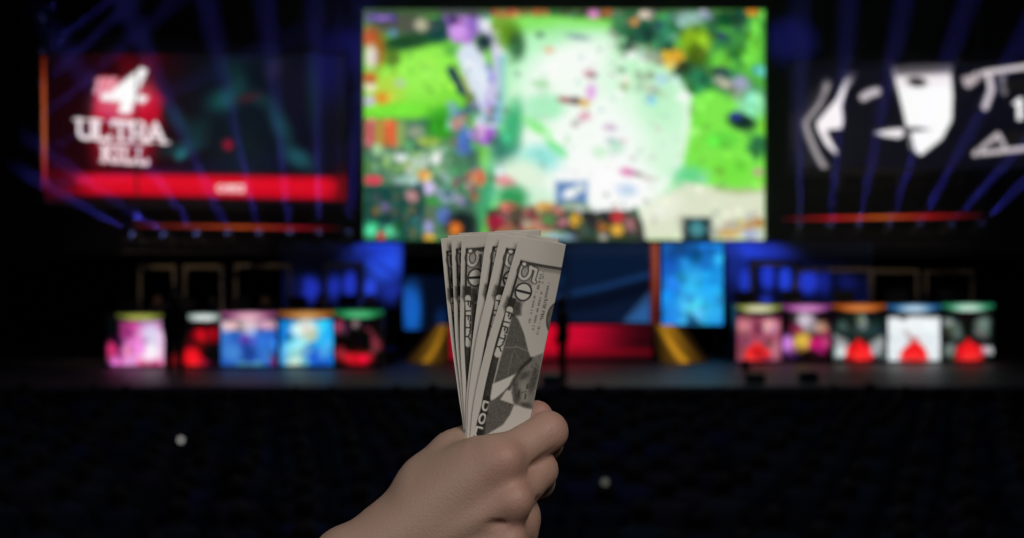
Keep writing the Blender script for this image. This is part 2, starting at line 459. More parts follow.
cv.blob(505, 148, 14, 18, '#33796a', 1, 0, .6); cv.blob(513, 125, 10, 24, '#43b47a', 1, 10, .6); cv.blob(536, 126, 16, 6, '#8df08a', .9, 35); cv.blob(556, 148, 13, 5, '#7cf07c', .9, 40)
cv.blob(537, 160, 22, 14, '#8fe6dc', 1, -10, .7); cv.blob(545, 107, 20, 14, '#9ef0b8', .8); cv.blob(520, 178, 26, 20, '#e4f6de', 1, 0, .5); cv.blob(532, 196, 22, 10, '#d6f4dc', .9)
cv.blob(508, 34, 12, 14, '#5f8f1e', 1, 0, .6); cv.blob(517, 46, 8, 14, '#2a5a34', .9, 0, .6); cv.blob(498, 26, 8, 6, '#7aa030', .8)
cv.blob(504, 181, 12, 6, '#ee9aa0', 1, 20); cv.blob(500, 170, 5, 6, '#bfe0e0', .9); cv.blob(512, 198, 15, 12, '#2f9a58', 1, 0, .6); cv.blob(486, 196, 8, 30, '#3aa070', .9, 8, .6); cv.blob(480, 178, 6, 8, '#e06a4a', .9)
# marks inside the bright circle
for x, y, rx, ry, c in [(590, 73, 6, 3, '#c98a98'), (593, 76, 4, 2, '#6a5a70'), (591, 92, 5, 8, '#e9a8ea'), (566, 100, 8, 3, '#a24a4e'), (576, 101, 6, 4, '#4f4046'), (584, 103, 6, 4, '#e0b45a'), (585, 116, 6, 4, '#eaa6b8'), (575, 124, 4, 3, '#b8a0a8'), (541, 84, 9, 4, '#a8e0a8'), (613, 141, 7, 3, '#a2b8c0'), (610, 128, 7, 3, '#c4aac8'), (616, 147, 8, 7, '#c0e8d0'), (600, 152, 8, 6, '#d0f4d4'),
                        (628, 172, 8, 4, '#e07ab4'), (638, 174, 5, 2, '#7a7a70'), (648, 178, 9, 2, '#c8c0b8'), (627, 190, 10, 6, '#c4d8f4'), (651, 100, 6, 5, '#8fdcf0'), (662, 79, 7, 6, '#b4dcf0'), (650, 88, 8, 3, '#c0b8b0'), (578, 37, 12, 3, '#8aa8a8'), (549, 50, 5, 3, '#f0b890'), (540, 35, 4, 3, '#4f8060')]:
    cv.blob(x, y, rx, ry, c, .9, 8, .6)
# right woods
cv.poly([(612, 16), (765, 10), (765, 100), (690, 92), (660, 54), (630, 46), (612, 32)], '#3b7d48', 1, 8)
cv.line([(612, 32), (628, 46), (650, 52), (658, 62)], 8, '#9aa890', .9, 5)
cv.splats(618, 14, 684, 48, 34, 4, 8, ['#1e4a3a', '#2b6a50', '#16352c', '#3f8f6a', '#4a5f4a', '#245a48'])
cv.blob(634, 21, 6, 4, '#d08a4a'); cv.blob(645, 15, 7, 5, '#e8d4c0'); cv.blob(607, 12, 6, 4, '#b06a3a'); cv.blob(648, 32, 9, 8, '#123c30'); cv.blob(667, 34, 10, 14, '#3a9a70', .8)
cv.blob(688, 20, 14, 8, '#9cc4c0', .9); cv.blob(703, 14, 6, 5, '#b8c0d0')
cv.blob(695, 42, 17, 16, '#88b41e', 1, 0, .4); cv.blob(697, 56, 10, 12, '#44600e', 1, 0, .6); cv.blob(672, 57, 13, 9, '#dfaa30', 1, 5, .35); cv.blob(685, 68, 9, 7, '#1f3a26', .9)
cv.poly([(716, 10), (765, 10), (765, 90), (735, 72), (712, 70)], '#58bc3e', .9, 8); cv.splats(712, 14, 748, 56, 22, 5, 9, ['#2a7040', '#1e5a40', '#3f8a4a', '#1a4434', '#2f7a58'])
cv.blob(730, 18, 15, 8, '#18402c', 1); cv.blob(752, 12, 7, 4, '#d88a2a'); cv.blob(752, 48, 8, 22, '#7be84a', .9, 0, .6); cv.blob(721, 36, 5, 4, '#2a3a6a', .9); cv.blob(732, 54, 9, 5, '#1a4a34', 1)
cv.blob(720, 60, 10, 12, '#74dc44', .9); cv.blob(702, 82, 12, 16, '#2f7f52', 1, -10, .5); cv.blob(722, 72, 9, 5, '#2a3f50', 1, 15); cv.line([(718, 80), (740, 90), (736, 98)], 9, '#a9a394', 1, 5); cv.blob(741, 83, 10, 7, '#a2a6c6', 1, 35, .5); cv.blob(757, 70, 5, 5, '#4aa0a8', .9)
cv.poly([(692, 96), (712, 88), (735, 100), (765, 120), (765, 192), (690, 190), (684, 160), (690, 130)], '#7fea4c', 1, 8)
cv.blob(752, 104, 14, 14, '#8fe8b4', 1, 0, .6); cv.blob(742, 122, 14, 8, '#0e2a24', 1, 15, .5); cv.blob(735, 116, 5, 4, '#2a2f90'); cv.blob(757, 146, 9, 11, '#1f6a44', .9); cv.blob(722, 140, 16, 8, '#5fd840', .8); cv.blob(690, 176, 16, 10, '#66d890', .9, 0, .6); cv.blob(703, 178, 5, 4, '#8fc8d0'); cv.blob(758, 172, 5, 4, '#c0a890'); cv.blob(730, 170, 18, 12, '#76e640', .8)
cv.poly([(640, 214), (684, 182), (716, 186), (738, 190), (765, 186), (765, 240), (632, 240)], '#dfe6cb', 1, 5); cv.line([(716, 188), (738, 192), (764, 189)], 5, '#a0b070', .7, 5)
cv.blob(660, 208, 24, 12, '#f0f4e2', .8, -20)
# lower bar of icons
cv.poly([(488, 240), (488, 214), (500, 206), (560, 206), (560, 240)], '#6a4a40', 1, 4); cv.poly([(560, 240), (560, 210), (636, 211), (642, 222), (645, 240)], '#1d2524', 1, 4)
cv.splats(490, 206, 560, 234, 46, 3, 6, ['#b04050', '#e0786a', '#7a6a52', '#3f4f3a', '#d09a5a', '#8f2f3f', '#5fa060', '#c8b8a0', '#4a3a34'])
cv.blob(495, 222, 8, 8, '#a01f38', 1); cv.blob(507, 206, 8, 4, '#e88a6a'); cv.blob(545, 206, 9, 4, '#d8a050'); cv.blob(548, 220, 6, 6, '#4f8a4a'); cv.blob(550, 235, 16, 4, '#b4dca0', .9)
cv.splats(562, 213, 640, 236, 40, 2.5, 5, ['#20302a', '#3a3a30', '#5a5048', '#142020', '#44604a'])
cv.blob(575, 220, 6, 7, '#f0b43a', 1); cv.blob(563, 221, 5, 6, '#c87a8a'); cv.blob(617, 217, 7, 7, '#c8343a', 1); cv.blob(617, 230, 7, 6, '#e8b040', 1); cv.blob(602, 227, 5, 5, '#c8702a', 1); cv.blob(630, 224, 6, 7, '#a06a6e', 1); cv.blob(603, 237, 5, 3, '#b8b0a8'); cv.blob(560, 237, 16, 3, '#8fb0e0', .8)
cv.rect(556, 182, 587, 206, '#5680ba', 1, 6); cv.blob(571, 193, 9, 5, '#ffffff', 1, -20, .6); cv.blob(580, 188, 5, 4, '#ffffff', .9); cv.blob(571, 205, 14, 4, '#9cae8a', .8)
cv.rect(683, 218, 711, 242, '#10222a', 1, 5); cv.blob(697, 229, 8, 8, '#4a98a0', 1, 0, .6)
cv.splats(716, 222, 763, 238, 18, 3, 6, ['#c0a468', '#a8a6b0', '#8fa0c8', '#d8c48a', '#b07a4a', '#e0dcd0']); cv.blob(728, 233, 10, 4, '#d0a85a'); cv.blob(752, 234, 9, 4, '#a8b4d8'); cv.blob(758, 222, 5, 4, '#b47a3a')
cv.mottle(170, 1.6, 3.6, .45, (364, 120, 500, 240)); cv.mottle(70, 1.6, 4, .3, (364, 12, 500, 120)); cv.mottle(150, 2, 5, .4, (612, 10, 765, 100)); cv.mottle(50, 2, 6, .2, (690, 95, 765, 190))
cv.mottle(60, 2, 5, .06, (510, 40, 690, 210)); cv.mottle(110, 1.5, 3.2, .5, (490, 205, 645, 240)); cv.mottle(40, 1.5, 3.0, .4, (480, 9, 765, 17)); cv.mottle(60, 2, 4, .3, (440, 20, 520, 150)); cv.mottle(30, 2, 4, .2, (645, 200, 765, 240))
for _ in range(46):
    an = rng.uniform(0, 6.28); q = math.sqrt(rng.random()); cv.blob(604+76*q*math.cos(an), 120+80*q*math.sin(an), rng.uniform(1.2, 3.4), rng.uniform(1, 2.2), ['#b8d8c0', '#e0b0c0', '#9ac8c8', '#c8a0b8', '#b0e8b8', '#8a9a90'][rng.integers(6)], .75, rng.uniform(0, 180), .6)
YM = 31.0
c0 = wp(564, 240, YM)
scr = empty('led_screen', (c0.x, YM, c0.z), 'largest screen, bright green game map, hung at centre above the stage', 'screen', 'stage screens')
display('display', cv, (-20, YM), (20, YM), 1.0, scr, (c0.x, YM, c0.z))
a = wp(362, 8, YM); b = wp(766, 241.5, YM); wd = b.x-a.x; ht = a.z-b.z
mb = MB().box((0, 0.20, ht/2-0.03), (wd, 0.34, ht), bevel=0.05)
for sx in (-1, 1): mb.box((sx*(wd/2+0.02), 0.03, ht/2-.03), (0.08, 0.14, ht+.1))
for sz in (-0.03, ht-.03): mb.box((0, 0.03, sz), (wd, 0.1, 0.05))
mb.build('housing', M['housing'], scr)
for sx in (-.4, 0, .4): MB().tube([(sx*wd, 0.25, ht-.1), (sx*wd, .25, 16-c0.z)], 0.02, 6).build('hanging_cable', M['metal'], scr)

# ------------------------------------------------------------------ left screen
LA = wp(46, 0, 28.2); LB = wp(347, 0, 31.0); LA = (LA.x, LA.y); LB = (LB.x, LB.y)
cv = screen_canvas(45, 54, 347, 203, 1.0, '#0a0a12')
cv.blob(80, 130, 85, 100, '#130308', 1, 0, .7); cv.blob(135, 60, 46, 26, '#220409', 1, 0, .7); cv.blob(125, 130, 56, 56, '#2a050c', .9, 0, .8)
cv.poly([(102, 76), (150, 82), (165, 100), (158, 128), (92, 122), (94, 98)], '#c40e2c', 1, 8); cv.poly([(118, 55), (158, 58), (152, 92), (120, 84)], '#5a0814', .8, 14)
cv.poly([(88, 120), (162, 122), (150, 165), (95, 165)], '#8a0c20', .9, 16)
cv.blob(250, 110, 60, 60, '#0b1620', .9, 0, .8); cv.blob(310, 110, 40, 50, '#0d0c1e', .9, 0, .8); cv.blob(330, 70, 20, 30, '#12104a', .9, 0, .8)
# generic teal light streaks on the dark right half
for x, y, rx, ry, c, a_, an in [(224, 100, 15, 10, '#1a5a58', .75, -20), (262, 100, 16, 7, '#16383c', .7, 20), (280, 124, 8, 20, '#18504e', .75, -25), (198, 132, 10, 14, '#0f3436', .7, 30), (178, 120, 7, 20, '#123a3e', .7, -40), (182, 148, 20, 6, '#154850', .7, -12),
                               (238, 84, 9, 10, '#1c4a4c', .6, 0), (298, 158, 15, 8, '#1f666c', .75, 30), (242, 150, 24, 26, '#0e1c20', .8, 0), (312, 92, 6, 30, '#0d3a28', .5, 0), (274, 70, 8, 10, '#2c2834', .6, 30), (232, 68, 12, 8, '#0c3026', .6, 0), (290, 90, 20, 24, '#141224', .5, 0)]:
    cv.blob(x, y, rx, ry, c, a_, an, .9)
cv.blob(228, 145, 5, 5, '#b01038', .8, 0, .8); cv.blob(248, 98, 12, 4, '#4a1a24', .7, -15, .8); cv.blob(181, 155, 6, 4, '#2c8894', .8, -30, .9)
cv.poly([(48, 172), (346, 177), (346, 200), (48, 194)], '#d00720', 1, 5)
for x, k in ((50, .9), (62, .7), (76, .4)): cv.blob(x, 183, 14, 18, '#3a0410', k, 0, .8)
cv.blob(345, 188, 12, 18, '#50060f', .8, 0, .9); cv.line([(80, 181), (335, 187)], 6, '#e8142c', .7, 6)
cv.rect(45, 201.5, 347, 204, '#050508', 1, 2)
cv.poly([(141, 67), (148, 70), (137, 94), (149, 97), (144, 103), (134, 102), (131, 114), (118, 113), (121, 102), (100, 100), (101, 94), (112, 90)], '#ffffff', 1, 2.5)
cv.blob(122, 98, 26, 14, '#ffffff', .35, -20, .8)
for x in (98, 105, 112): cv.line([(x-2, 92), (x+2, 80)], 5, '#f6b6c4', .9, 2.5)
cv.line([(96, 80), (116, 79)], 3, '#f2a0b0', .8, 2)
cv.text('ULTRA', (77.5, 138), (19.0, 1.0), (0, -18.5), .92, 4.2, '#fbeef2', 1, 2.2, 1.2)
cv.text('KILL', (102, 161), (13.6, .8), (0, -15.5), .97, 3.9, '#f8e4ea', 1, 1.8, 1.2)
# worn white lettering on the red band
for x in (220.5, 239.5): cv.line(arc(x, 188.5, 3.4, 3.2, 0, 360), 2.3, '#ffd8dc', 1, 1.2)
for x in (227, 230.5, 234): cv.line([(x, 192), (x, 185.5)], 2.2, '#ffe2e4', 1, 1.2)
cv.line([(226, 186), (235, 186.2)], 2, '#ffe2e4', 1, 1.2); cv.line([(243.4, 185), (243.4, 192.4)], 2.0, '#ffd8dc', 1, 1.2)


def wing_screen(label, cv, A, B, x0, x1, strength=1.0, extra=1.0):
    A = Vector((A[0], A[1], 0)); B = Vector((B[0], B[1], 0)); d = (B-A).normalized(); n = Vector((-d.y, d.x, 0))
    P = plane_pts(cv.X, cv.Y, A[:2], B[:2])
    lo = P[0, -1]; hi = P[-1, -1]
    mid = Vector((lo+hi)/2); ang = math.atan2(d.y, d.x)
    t = empty('led_screen', mid, label, 'screen', 'stage screens', ang)
    inv = Matrix.Rotation(-ang, 3, 'Z')
    Pl = (P-np.array(mid)) @ np.array(inv).T
    m = emit_attr_mat('wing_screen_light', strength)
    link_mesh('display', Pl.reshape(-1, 3), grid_faces(*cv.X.shape), m, t, False, lin(np.clip(cv.img, 0, 1)).reshape(-1, 3))
    w0, w1 = Pl[..., 0].min(), Pl[..., 0].max(); z0, z1 = Pl[..., 2].min(), Pl[..., 2].max()
    hb = MB().box(((w0+w1)/2, 0.17, (z0+z1)/2), (w1-w0, 0.3, z1-z0), bevel=.05)
    for z in (z0-.03, z1+.03): hb.box(((w0+w1)/2, 0.03, z), (w1-w0+.12, 0.1, .05))
    for x in (w0-.03, w1+.03): hb.box((x, 0.03, (z0+z1)/2), (.05, .1, z1-z0+.1))
    hb.build('housing', M['housing'], t)
    for q in (.15, .85): MB().tube([(w0+(w1-w0)*q, 0.22, z1-.1), (w0+(w1-w0)*q, .22, 16-mid.z)], 0.02, 6).build('hanging_cable', M['metal'], t)
    return t


wing_screen('left wing screen, dark with white ULTRA KILL lettering above a red band', cv, LA, LB, 45, 347)

# ------------------------------------------------------------------ right screen
RA = wp(788, 0, 31.0); RB = wp(1024, 0, 29.4); RA = (RA.x, RA.y); RB = (RB.x, RB.y)
cv = screen_canvas(789, 62, 1112, 168, 1.0, '#0b0b16')
def q1(pts): return [(780+x/4.137, 50+y/4.137) for x, y in pts]
def q2(pts): return [(900+x/4.137, 50+y/4.137) for x, y in pts]
cv.line(q1([(195, 140), (165, 215), (100, 300), (115, 350), (150, 430), (195, 500)]), 9, '#6a676c', .9, 5)
cv.line(q1([(195, 150), (160, 230), (105, 300), (120, 350), (152, 430), (185, 490)]), 4, '#b8b0b2', .9, 3)
cv.line(q1([(150, 180), (60, 300), (65, 380), (110, 480)]), 10, '#26242a', .8, 10)
cv.poly(q1([(270, 120), (235, 200), (150, 300), (155, 330), (190, 395), (230, 432), (238, 425), (208, 370), (192, 335), (205, 330), (255, 325), (262, 290), (255, 230), (275, 160), (300, 120)]), '#fff8fb', 1, 2.5)
cv.poly(q1([(275, 95), (320, 95), (290, 150), (262, 150)]), '#77707a', .6, 5)
cv.line(q1([(345, 195), (375, 178), (400, 172)]), 8.5, '#c9c0c6', 1, 3)
cv.poly(q1([(388, 342), (450, 328), (515, 322), (515, 352), (490, 366), (430, 357)]), '#f4eff2', 1, 2.5)
cv.poly([(893, 71), (950, 67), (953, 95), (952, 120), (942, 139), (921, 155.5), (911, 149), (903, 112), (897, 87)], '#ffffff', 1, 2.5)
cv.poly([(893, 66), (950, 64), (952, 84), (897, 88)], '#efe2e8', .6, 8); cv.poly([(892, 64), (952, 62), (951, 73), (895, 76)], '#4a464c', .9, 6)
cv.blob(917, 82, 9, 4.5, '#2a2228', 1, 5, .5); cv.poly([(903, 128), (917, 127), (931, 129.5), (916, 131.5), (904, 133)], '#3b353a', 1, 2)
cv.line([(908, 128), (914, 152)], 2.5, '#15141c', .8, 2)
cv.line(q2([(310, 105), (360, 92), (430, 82), (960, 8)]), 5.4, '#d8cfd2', 1, 2); cv.poly(q2([(255, 112), (330, 95), (345, 115), (285, 160), (265, 150)]), '#b9adb0', 1, 3)
cv.line(q2([(368, 105), (378, 165), (352, 235)]), 7, '#cfc6ca', 1, 2.5); cv.line(q2([(422, 105), (432, 175)]), 6, '#8b8588', .9, 3)
cv.poly(q2([(462, 225), (492, 196), (508, 198), (509, 290), (484, 290), (482, 228)]), '#ffffff', 1, 2)
cv.line(q2([(310, 430), (513, 408), (960, 360)]), 5, '#cdc3c6', 1, 2); cv.line(q2([(312, 428), (405, 350), (432, 398)]), 5.5, '#c3babd', 1, 2.5); cv.line(q2([(360, 395), (420, 388)]), 3, '#5a5054', .8, 2)
cv.rect(1004, 80, 1110, 90, '#1a1810', .7, 4); cv.rect(1006, 132, 1110, 144, '#1b1912', .7, 4)
wing_screen('right wing screen, black with a white curved emblem', cv, RA, RB, 789, 1112)

# ------------------------------------------------------------------ glowing strips by the wing screens
def on_plane(px, py, A, B, off=0.0): return Vector(plane_pts(np.array(px, float), np.array(py, float), A, B, off))
def light_bar(label, p0, p1, cols, rad=0.035):
    p0, p1 = Vector(p0), Vector(p1); mid = (p0+p1)/2
    t = empty('light_bar', mid, label, 'light', 'orange light bars by the wing screens')
    n = 40; d = (p1-p0); ax = d.normalized(); s = ax.cross(Vector((0, 1, 0))).normalized(); u = Vector((0, -1, 0))
    vs = []; cs = []
    for i in range(n+1):
        c = p0-mid+d*i/n
        for k in range(7):
            an = math.pi*k/6; vs.append(c+rad*(math.cos(an)*s+math.sin(an)*u)); cs.append(lin(hexc('#000000')+np.array([np.interp(i/n, [q[0] for q in cols], [hexc(q[1])[j] for q in cols]) for j in range(3)])))
    link_mesh('tube', vs, grid_faces(n+1, 7), emit_attr_mat('bar_light', 1.0), t, True, np.array(cs))
    mb = MB().tube([p0-mid+Vector((0, .03, 0))-ax*.05, p1-mid+Vector((0, .03, 0))+ax*.05], rad*1.15, 8); mb.build('holder', M['metal'], t)
light_bar('upright orange light bar along the left edge of the ULTRA KILL screen', on_plane(43.5, 57, LA, LB, -.3), on_plane(44.5, 190, LA, LB, -.3), [(0, '#6a1c0c'), (.25, '#b8502a'), (.65, '#c0603a'), (.9, '#a0203a'), (1, '#500a14')], 0.032)
light_bar('long dim red light bar under the left wing screen', on_plane(134, 225.5, LA, LB, -.05), on_plane(341, 228.5, LA, LB, -.05), [(0, '#40080c'), (.4, '#a03a1c'), (.5, '#b0481c'), (.8, '#8a1020'), (1, '#200508')], 0.035)
light_bar('long red light bar under the right wing screen', on_plane(783, 219, RA, RB, -.05), on_plane(983, 215.5, RA, RB, -.05), [(0, '#30060a'), (.25, '#b01016'), (.5, '#c05a1c'), (.75, '#a81414'), (1, '#28060a')], 0.038)

# ------------------------------------------------------------------ trusses and moving head lights
def truss(label, p0, p1):
    p0, p1 = Vector(p0), Vector(p1); mid = (p0+p1)/2; d = p1-p0; L = d.length; ax = d.normalized()
    u = ax.cross(Vector((0, 1, 0))).normalized(); v = ax.cross(u); h = .13
    t = MB(); cs = [(-h, -h), (h, -h), (h, h), (-h, h)]
    for i, j in cs: t.tube([p0-mid+u*i+v*j, p1-mid+u*i+v*j], .024, 6)
    n = int(L/.4)
    for k in range(n):
        a0 = p0-mid+ax*(L*k/n); a1 = p0-mid+ax*(L*(k+1)/n)
        for q in range(4):
            i, j = cs[q]; i2, j2 = cs[(q+1) % 4]
            t.tube([a0+u*i+v*j, a1+u*i2+v*j2], .011, 5)
    o = empty('lighting_truss', mid, label, 'truss', 'lighting trusses')
    t.build('lattice', M['truss'], o)
    for f in ((.06, .94) if abs(d.x) > abs(d.z) else (1.0 if d.z > 0 else 0.0,)):
        q = p0+d*f-mid; MB().tube([q+Vector((0, 0, .1)), (q.x, q.y, 16-mid.z)], .02, 6).build('hanging_cable', M['metal'], o)
    return o
def off_ray(px, py, A, B, o): return on_plane(px, py, A, B, o)
truss('black lighting truss under the ULTRA KILL screen', on_plane(122, 246.5, LA, LB, -.5), on_plane(352, 247.5, LA, LB, -.5))
truss('black lighting truss under the emblem screen on the right', on_plane(787, 239, RA, RB, -.5), on_plane(992, 238.5, RA, RB, -.5))
truss('upright lighting truss at the outer edge of the ULTRA KILL screen', on_plane(30, 14, LA, LB, .1), on_plane(31.5, 205, LA, LB, .1))

LENS = emit_mat('lens_light', (0.16, 0.20, 0.62), 1.7)
LENS_DIM = emit_mat('dim_lens_light', (0.3, 0.3, 0.4), 0.12)
BEAM_W = 15000.0
def moving_head_proto(lens_m, power):
    t = empty('moving_head_light', (0, 0, 0), 'x', 'stage light')
    MB().box((0, .02, -.17), (.26, .2, .09)).box((0, .02, -.115), (.18, .15, .03)).build('base', M['metal'], t)
    y = MB()
    for s in (-1, 1): y.box((0, s*.105+.0, -.03), (.09, .03, .2))
    y.box((0, 0, -.11), (.1, .24, .04)); y.build('yoke', M['metal'], t)
    h = MB().lathe([(.03, -.17), (.065, -.16), (.075, -.1), (.08, .02), (.07, .06), (.078, .1), (.082, .13), (.07, .135)], n=20).build('head', M['metal'], t, True)
    MB().lathe([(.0, .128), (.03, .1365), (.064, .1385), (.064, .134)], n=20).build('lens', lens_m, h, True)
    if power:
        l = lamp('beam', 'SPOT', (0, 0, .15), power, (0.13, 0.12, 1.0), parent=h, spot_size=math.radians(7), spot_blend=.7, shadow_soft_size=.05)
        l.rotation_euler = (math.pi, 0, 0)
    return t
ORD = ['first', 'second', 'third', 'fourth', 'fifth', 'sixth', 'seventh', 'eighth']
PROTO = {}
def fixture(px, py, A, B, off, label, group, aim, lit=True, power=BEAM_W):
    k = ('lit', power) if lit else 'dim'
    if k not in PROTO: t = PROTO[k] = moving_head_proto(LENS if lit else LENS_DIM, power if lit else 0)
    else: t = copy_tree(PROTO[k])
    p = on_plane(px, py, A, B, off)
    t.location = p; tag(t, label, 'stage light', group)
    head = [c for c in ALL_CHILDREN(t) if c.name.startswith('head')][0]
    q = on_plane(aim[0], aim[1], A, B, off-.12)
    head.rotation_euler = (q-p).to_track_quat('Z', 'Y').to_euler()
    return t
left_row = [(137, 45, 184), (168, 90, 182), (200, 160, 182), (230, 204, 180), (260, 247, 180), (290, 284, 180), (319, 318, 180), (348, 352, 180)]
for i, (x, ax, ay) in enumerate(left_row):
    fixture(x, 237.5, LA, LB, -.5, f'{ORD[i]} blue moving light from the left in the row under the ULTRA KILL screen', 'moving lights under the left screen', (ax, ay))
right_row = [(800, 800, 165), (830, 836, 160), (858, 874, 150), (888, 912, 160), (917, 948, 172), (947, 992, 178), (977, 1030, 176)]
for i, (x, ax, ay) in enumerate(right_row):
    fixture(x, 229.5-.4*i, RA, RB, -.5, f'{ORD[i]} blue moving light from the left in the row under the emblem screen', 'moving lights under the right screen', (ax, ay))
for i, (y, ax, ay) in enumerate([(22, 96, -40), (56, 110, 0), (89, 110, 22), (122, 106, 62), (152, 104, 122), (184, 100, 178)]):
    fixture(37.5, y, LA, LB, -.15, f'{ORD[i]} blue moving light from the top in the column left of the ULTRA KILL screen', 'moving lights up the left edge', (ax, ay), True, BEAM_W*.4)
for i, (x, y) in enumerate([(840, 59), (900, 57), (963, 54)]):
    fixture(x, y, RA, RB, -.25, f'{ORD[i]} unlit moving light from the left along the top of the emblem screen', 'unlit lights round the right screen', (x, y+60), False)
for i, (x, y) in enumerate([(840, 181), (900, 178.5), (963, 175)]):
    fixture(x, y, RA, RB, .1, f'{ORD[i]} unlit moving light from the left along the bottom of the emblem screen', 'unlit lights round the right screen', (x, y+60), False)
# pipes that carry the unlit lights
for nm, ys in (('upper', (68, 61)), ('lower', (189.5, 182))):
    p0 = on_plane(796, ys[0], RA, RB, -.18 if nm == 'upper' else .1); p1 = on_plane(1010, ys[1], RA, RB, -.18 if nm == 'upper' else .1); mid = (p0+p1)/2
    o = empty('lighting_pipe', mid, 'x', 'pipe')
    MB().tube([p0-mid, p1-mid], .03, 8).build('tube', M['metal'], o)
    for q in (p0-mid, p1-mid): MB().tube([q, (q.x, q.y, 16-mid.z)], .015, 6).build('hanging_cable', M['metal'], o)
    tag(o, f'thin black pipe along the {"top" if nm == "upper" else "bottom"} of the emblem screen', 'pipe', 'lighting pipes')

# blue wash lights behind the screen corners
def wash(px, py, aimx, aimy, label, e):
    p = wp(px, py, 32.6); q = wp(aimx, aimy, 35.9)
    t = empty('wash_light', p, label, 'stage light', 'blue wash lights')
    h = MB().lathe([(.06, -.2), (.12, -.18), (.15, 0), (.16, .12), (.14, .125)], n=18).build('can', M['metal'], t, True)
    h.rotation_euler = (q-p).to_track_quat('Z', 'Y').to_euler()
    MB().lathe([(.0, .118), (.13, .128), (.135, .12)], n=18).build('lens', emit_mat('wash_lens', (.05, .05, .8), .6), h)
    MB().tube([(-.17, 0, 0), (-.17, 0, .28), (.17, 0, .28), (.17, 0, 0)], .015, 6).build('bracket', M['metal'], t)
    MB().tube([(0, 0, .28), (0, 0, 16-p.z)], .02, 6).build('hanging_pole', M['metal'], t)
    l = lamp('wash_beam', 'SPOT', (0, 0, .16), e, (0.07, 0.06, 1.0), parent=h, spot_size=math.radians(30), spot_blend=1.0, shadow_soft_size=.1); l.rotation_euler = (math.pi, 0, 0)
wash(352, 6, 344, 50, 'blue wash light beside the upper left corner of the main screen', 620)
wash(782, 2, 790, 40, 'blue wash light beside the upper right corner of the main screen', 620)

# ------------------------------------------------------------------ stage set: backdrop panels, riser, ramps, pillars
def panel(label, x0, y0, x1, y1, Y, painter, base, strength=1.0, group='lit backdrop panels', step=1.2):
    cv = screen_canvas(x0, y0, x1, y1, step, base); painter(cv)
    a = wp(x0, y0, Y); b = wp(x1, y1, Y); loc = Vector(((a.x+b.x)/2, Y, b.z))
    t = empty('backdrop_panel', (loc.x, Y, SZ), label, 'backdrop', group)
    display('display', cv, (-20, Y), (20, Y), strength, t, (loc.x, Y, SZ))
    ww, hh = b.x-a.x, a.z-b.z; z0 = b.z-SZ
    mb = MB().box((0, .09, z0+hh/2), (ww, .14, hh), bevel=.05)
    for s in (-1, 1): mb.box((s*(ww/2+.015), .05, z0+hh/2), (.03, .16, hh+.04)).box((s*ww*.42, .25, z0/2), (.08, .1, z0)) if z0 > .1 else mb.box((s*(ww/2+.015), .05, z0+hh/2), (.03, .16, hh+.04))
    mb.build('housing', M['housing'], t)
    return t
def pnt(cv):
    cv.blob(610, 255, 60, 40, '#0e2240', .8, 0, .7); cv.line([(540, 300), (600, 288), (652, 274)], 5, '#24508f', .8, 5); cv.line([(540, 310), (600, 300), (652, 286)], 14, '#0a1226', .9, 8)
    cv.poly([(651, 296), (651, 325), (623, 325)], '#3a7ac8', .9, 6); cv.line([(651, 292), (622, 325)], 3, '#5a9ae0', .6, 4); cv.rect(560, 242, 571, 325, '#0c1830', .7, 6); cv.line([(480, 262), (560, 280)], 10, '#16345c', .7, 8)
panel('wide dark blue backdrop panel behind the red riser, mostly hidden by the banknotes', 452, 243, 652, 326, 32.6, pnt, '#12203e', .62)
def pnt(cv):
    cv.blob(692, 258, 20, 14, '#0f5ca8', .9, 0, .7); cv.blob(700, 300, 26, 28, '#2fb2f4', 1, 0, .8); cv.blob(690, 285, 14, 14, '#38b4f2', .9, 0, .8); cv.blob(688, 312, 16, 12, '#58d0fa', .9, 0, .8); cv.blob(716, 270, 10, 24, '#1c90e0', .9, 0, .8)
    cv.blob(668, 262, 10, 20, '#1a58c0', .9, 0, .8); cv.blob(668, 305, 8, 20, '#1a7ad8', .9, 0, .8); cv.blob(675, 246, 12, 6, '#0c4a90', .8); cv.splats(662, 244, 722, 322, 26, 3, 7, ['#1f84dc', '#0e66bc', '#3ab8f4', '#2a9cec'], .5); cv.blob(680, 252, 18, 9, '#0a4488', .8, 0, .8); cv.blob(712, 250, 8, 6, '#1258a8', .8); cv.mottle(50, 3, 7, .25); cv.poly([(686, 325), (690, 312), (695, 318), (702, 325)], '#0a2a50', .8, 4)
panel('bright blue misty backdrop panel right of the banknotes beside an orange pillar', 662, 243, 723, 325, 32.2, pnt, '#1a80dc')
def pnt(cv):
    cv.blob(412, 311, 10, 26, '#1560c0', 1, 0, .6); cv.rect(423, 270, 468, 334, '#050b1a', .95, 6); cv.blob(406, 300, 6, 14, '#1a58b8', .7); cv.blob(441, 318, 5, 9, '#0e2c60', .8, 0, .8)
panel('dim narrow blue backdrop panel left of the banknotes', 403, 276, 467, 330, 32.2, pnt, '#071228')
def tr(cv, x0, x1):
    pass
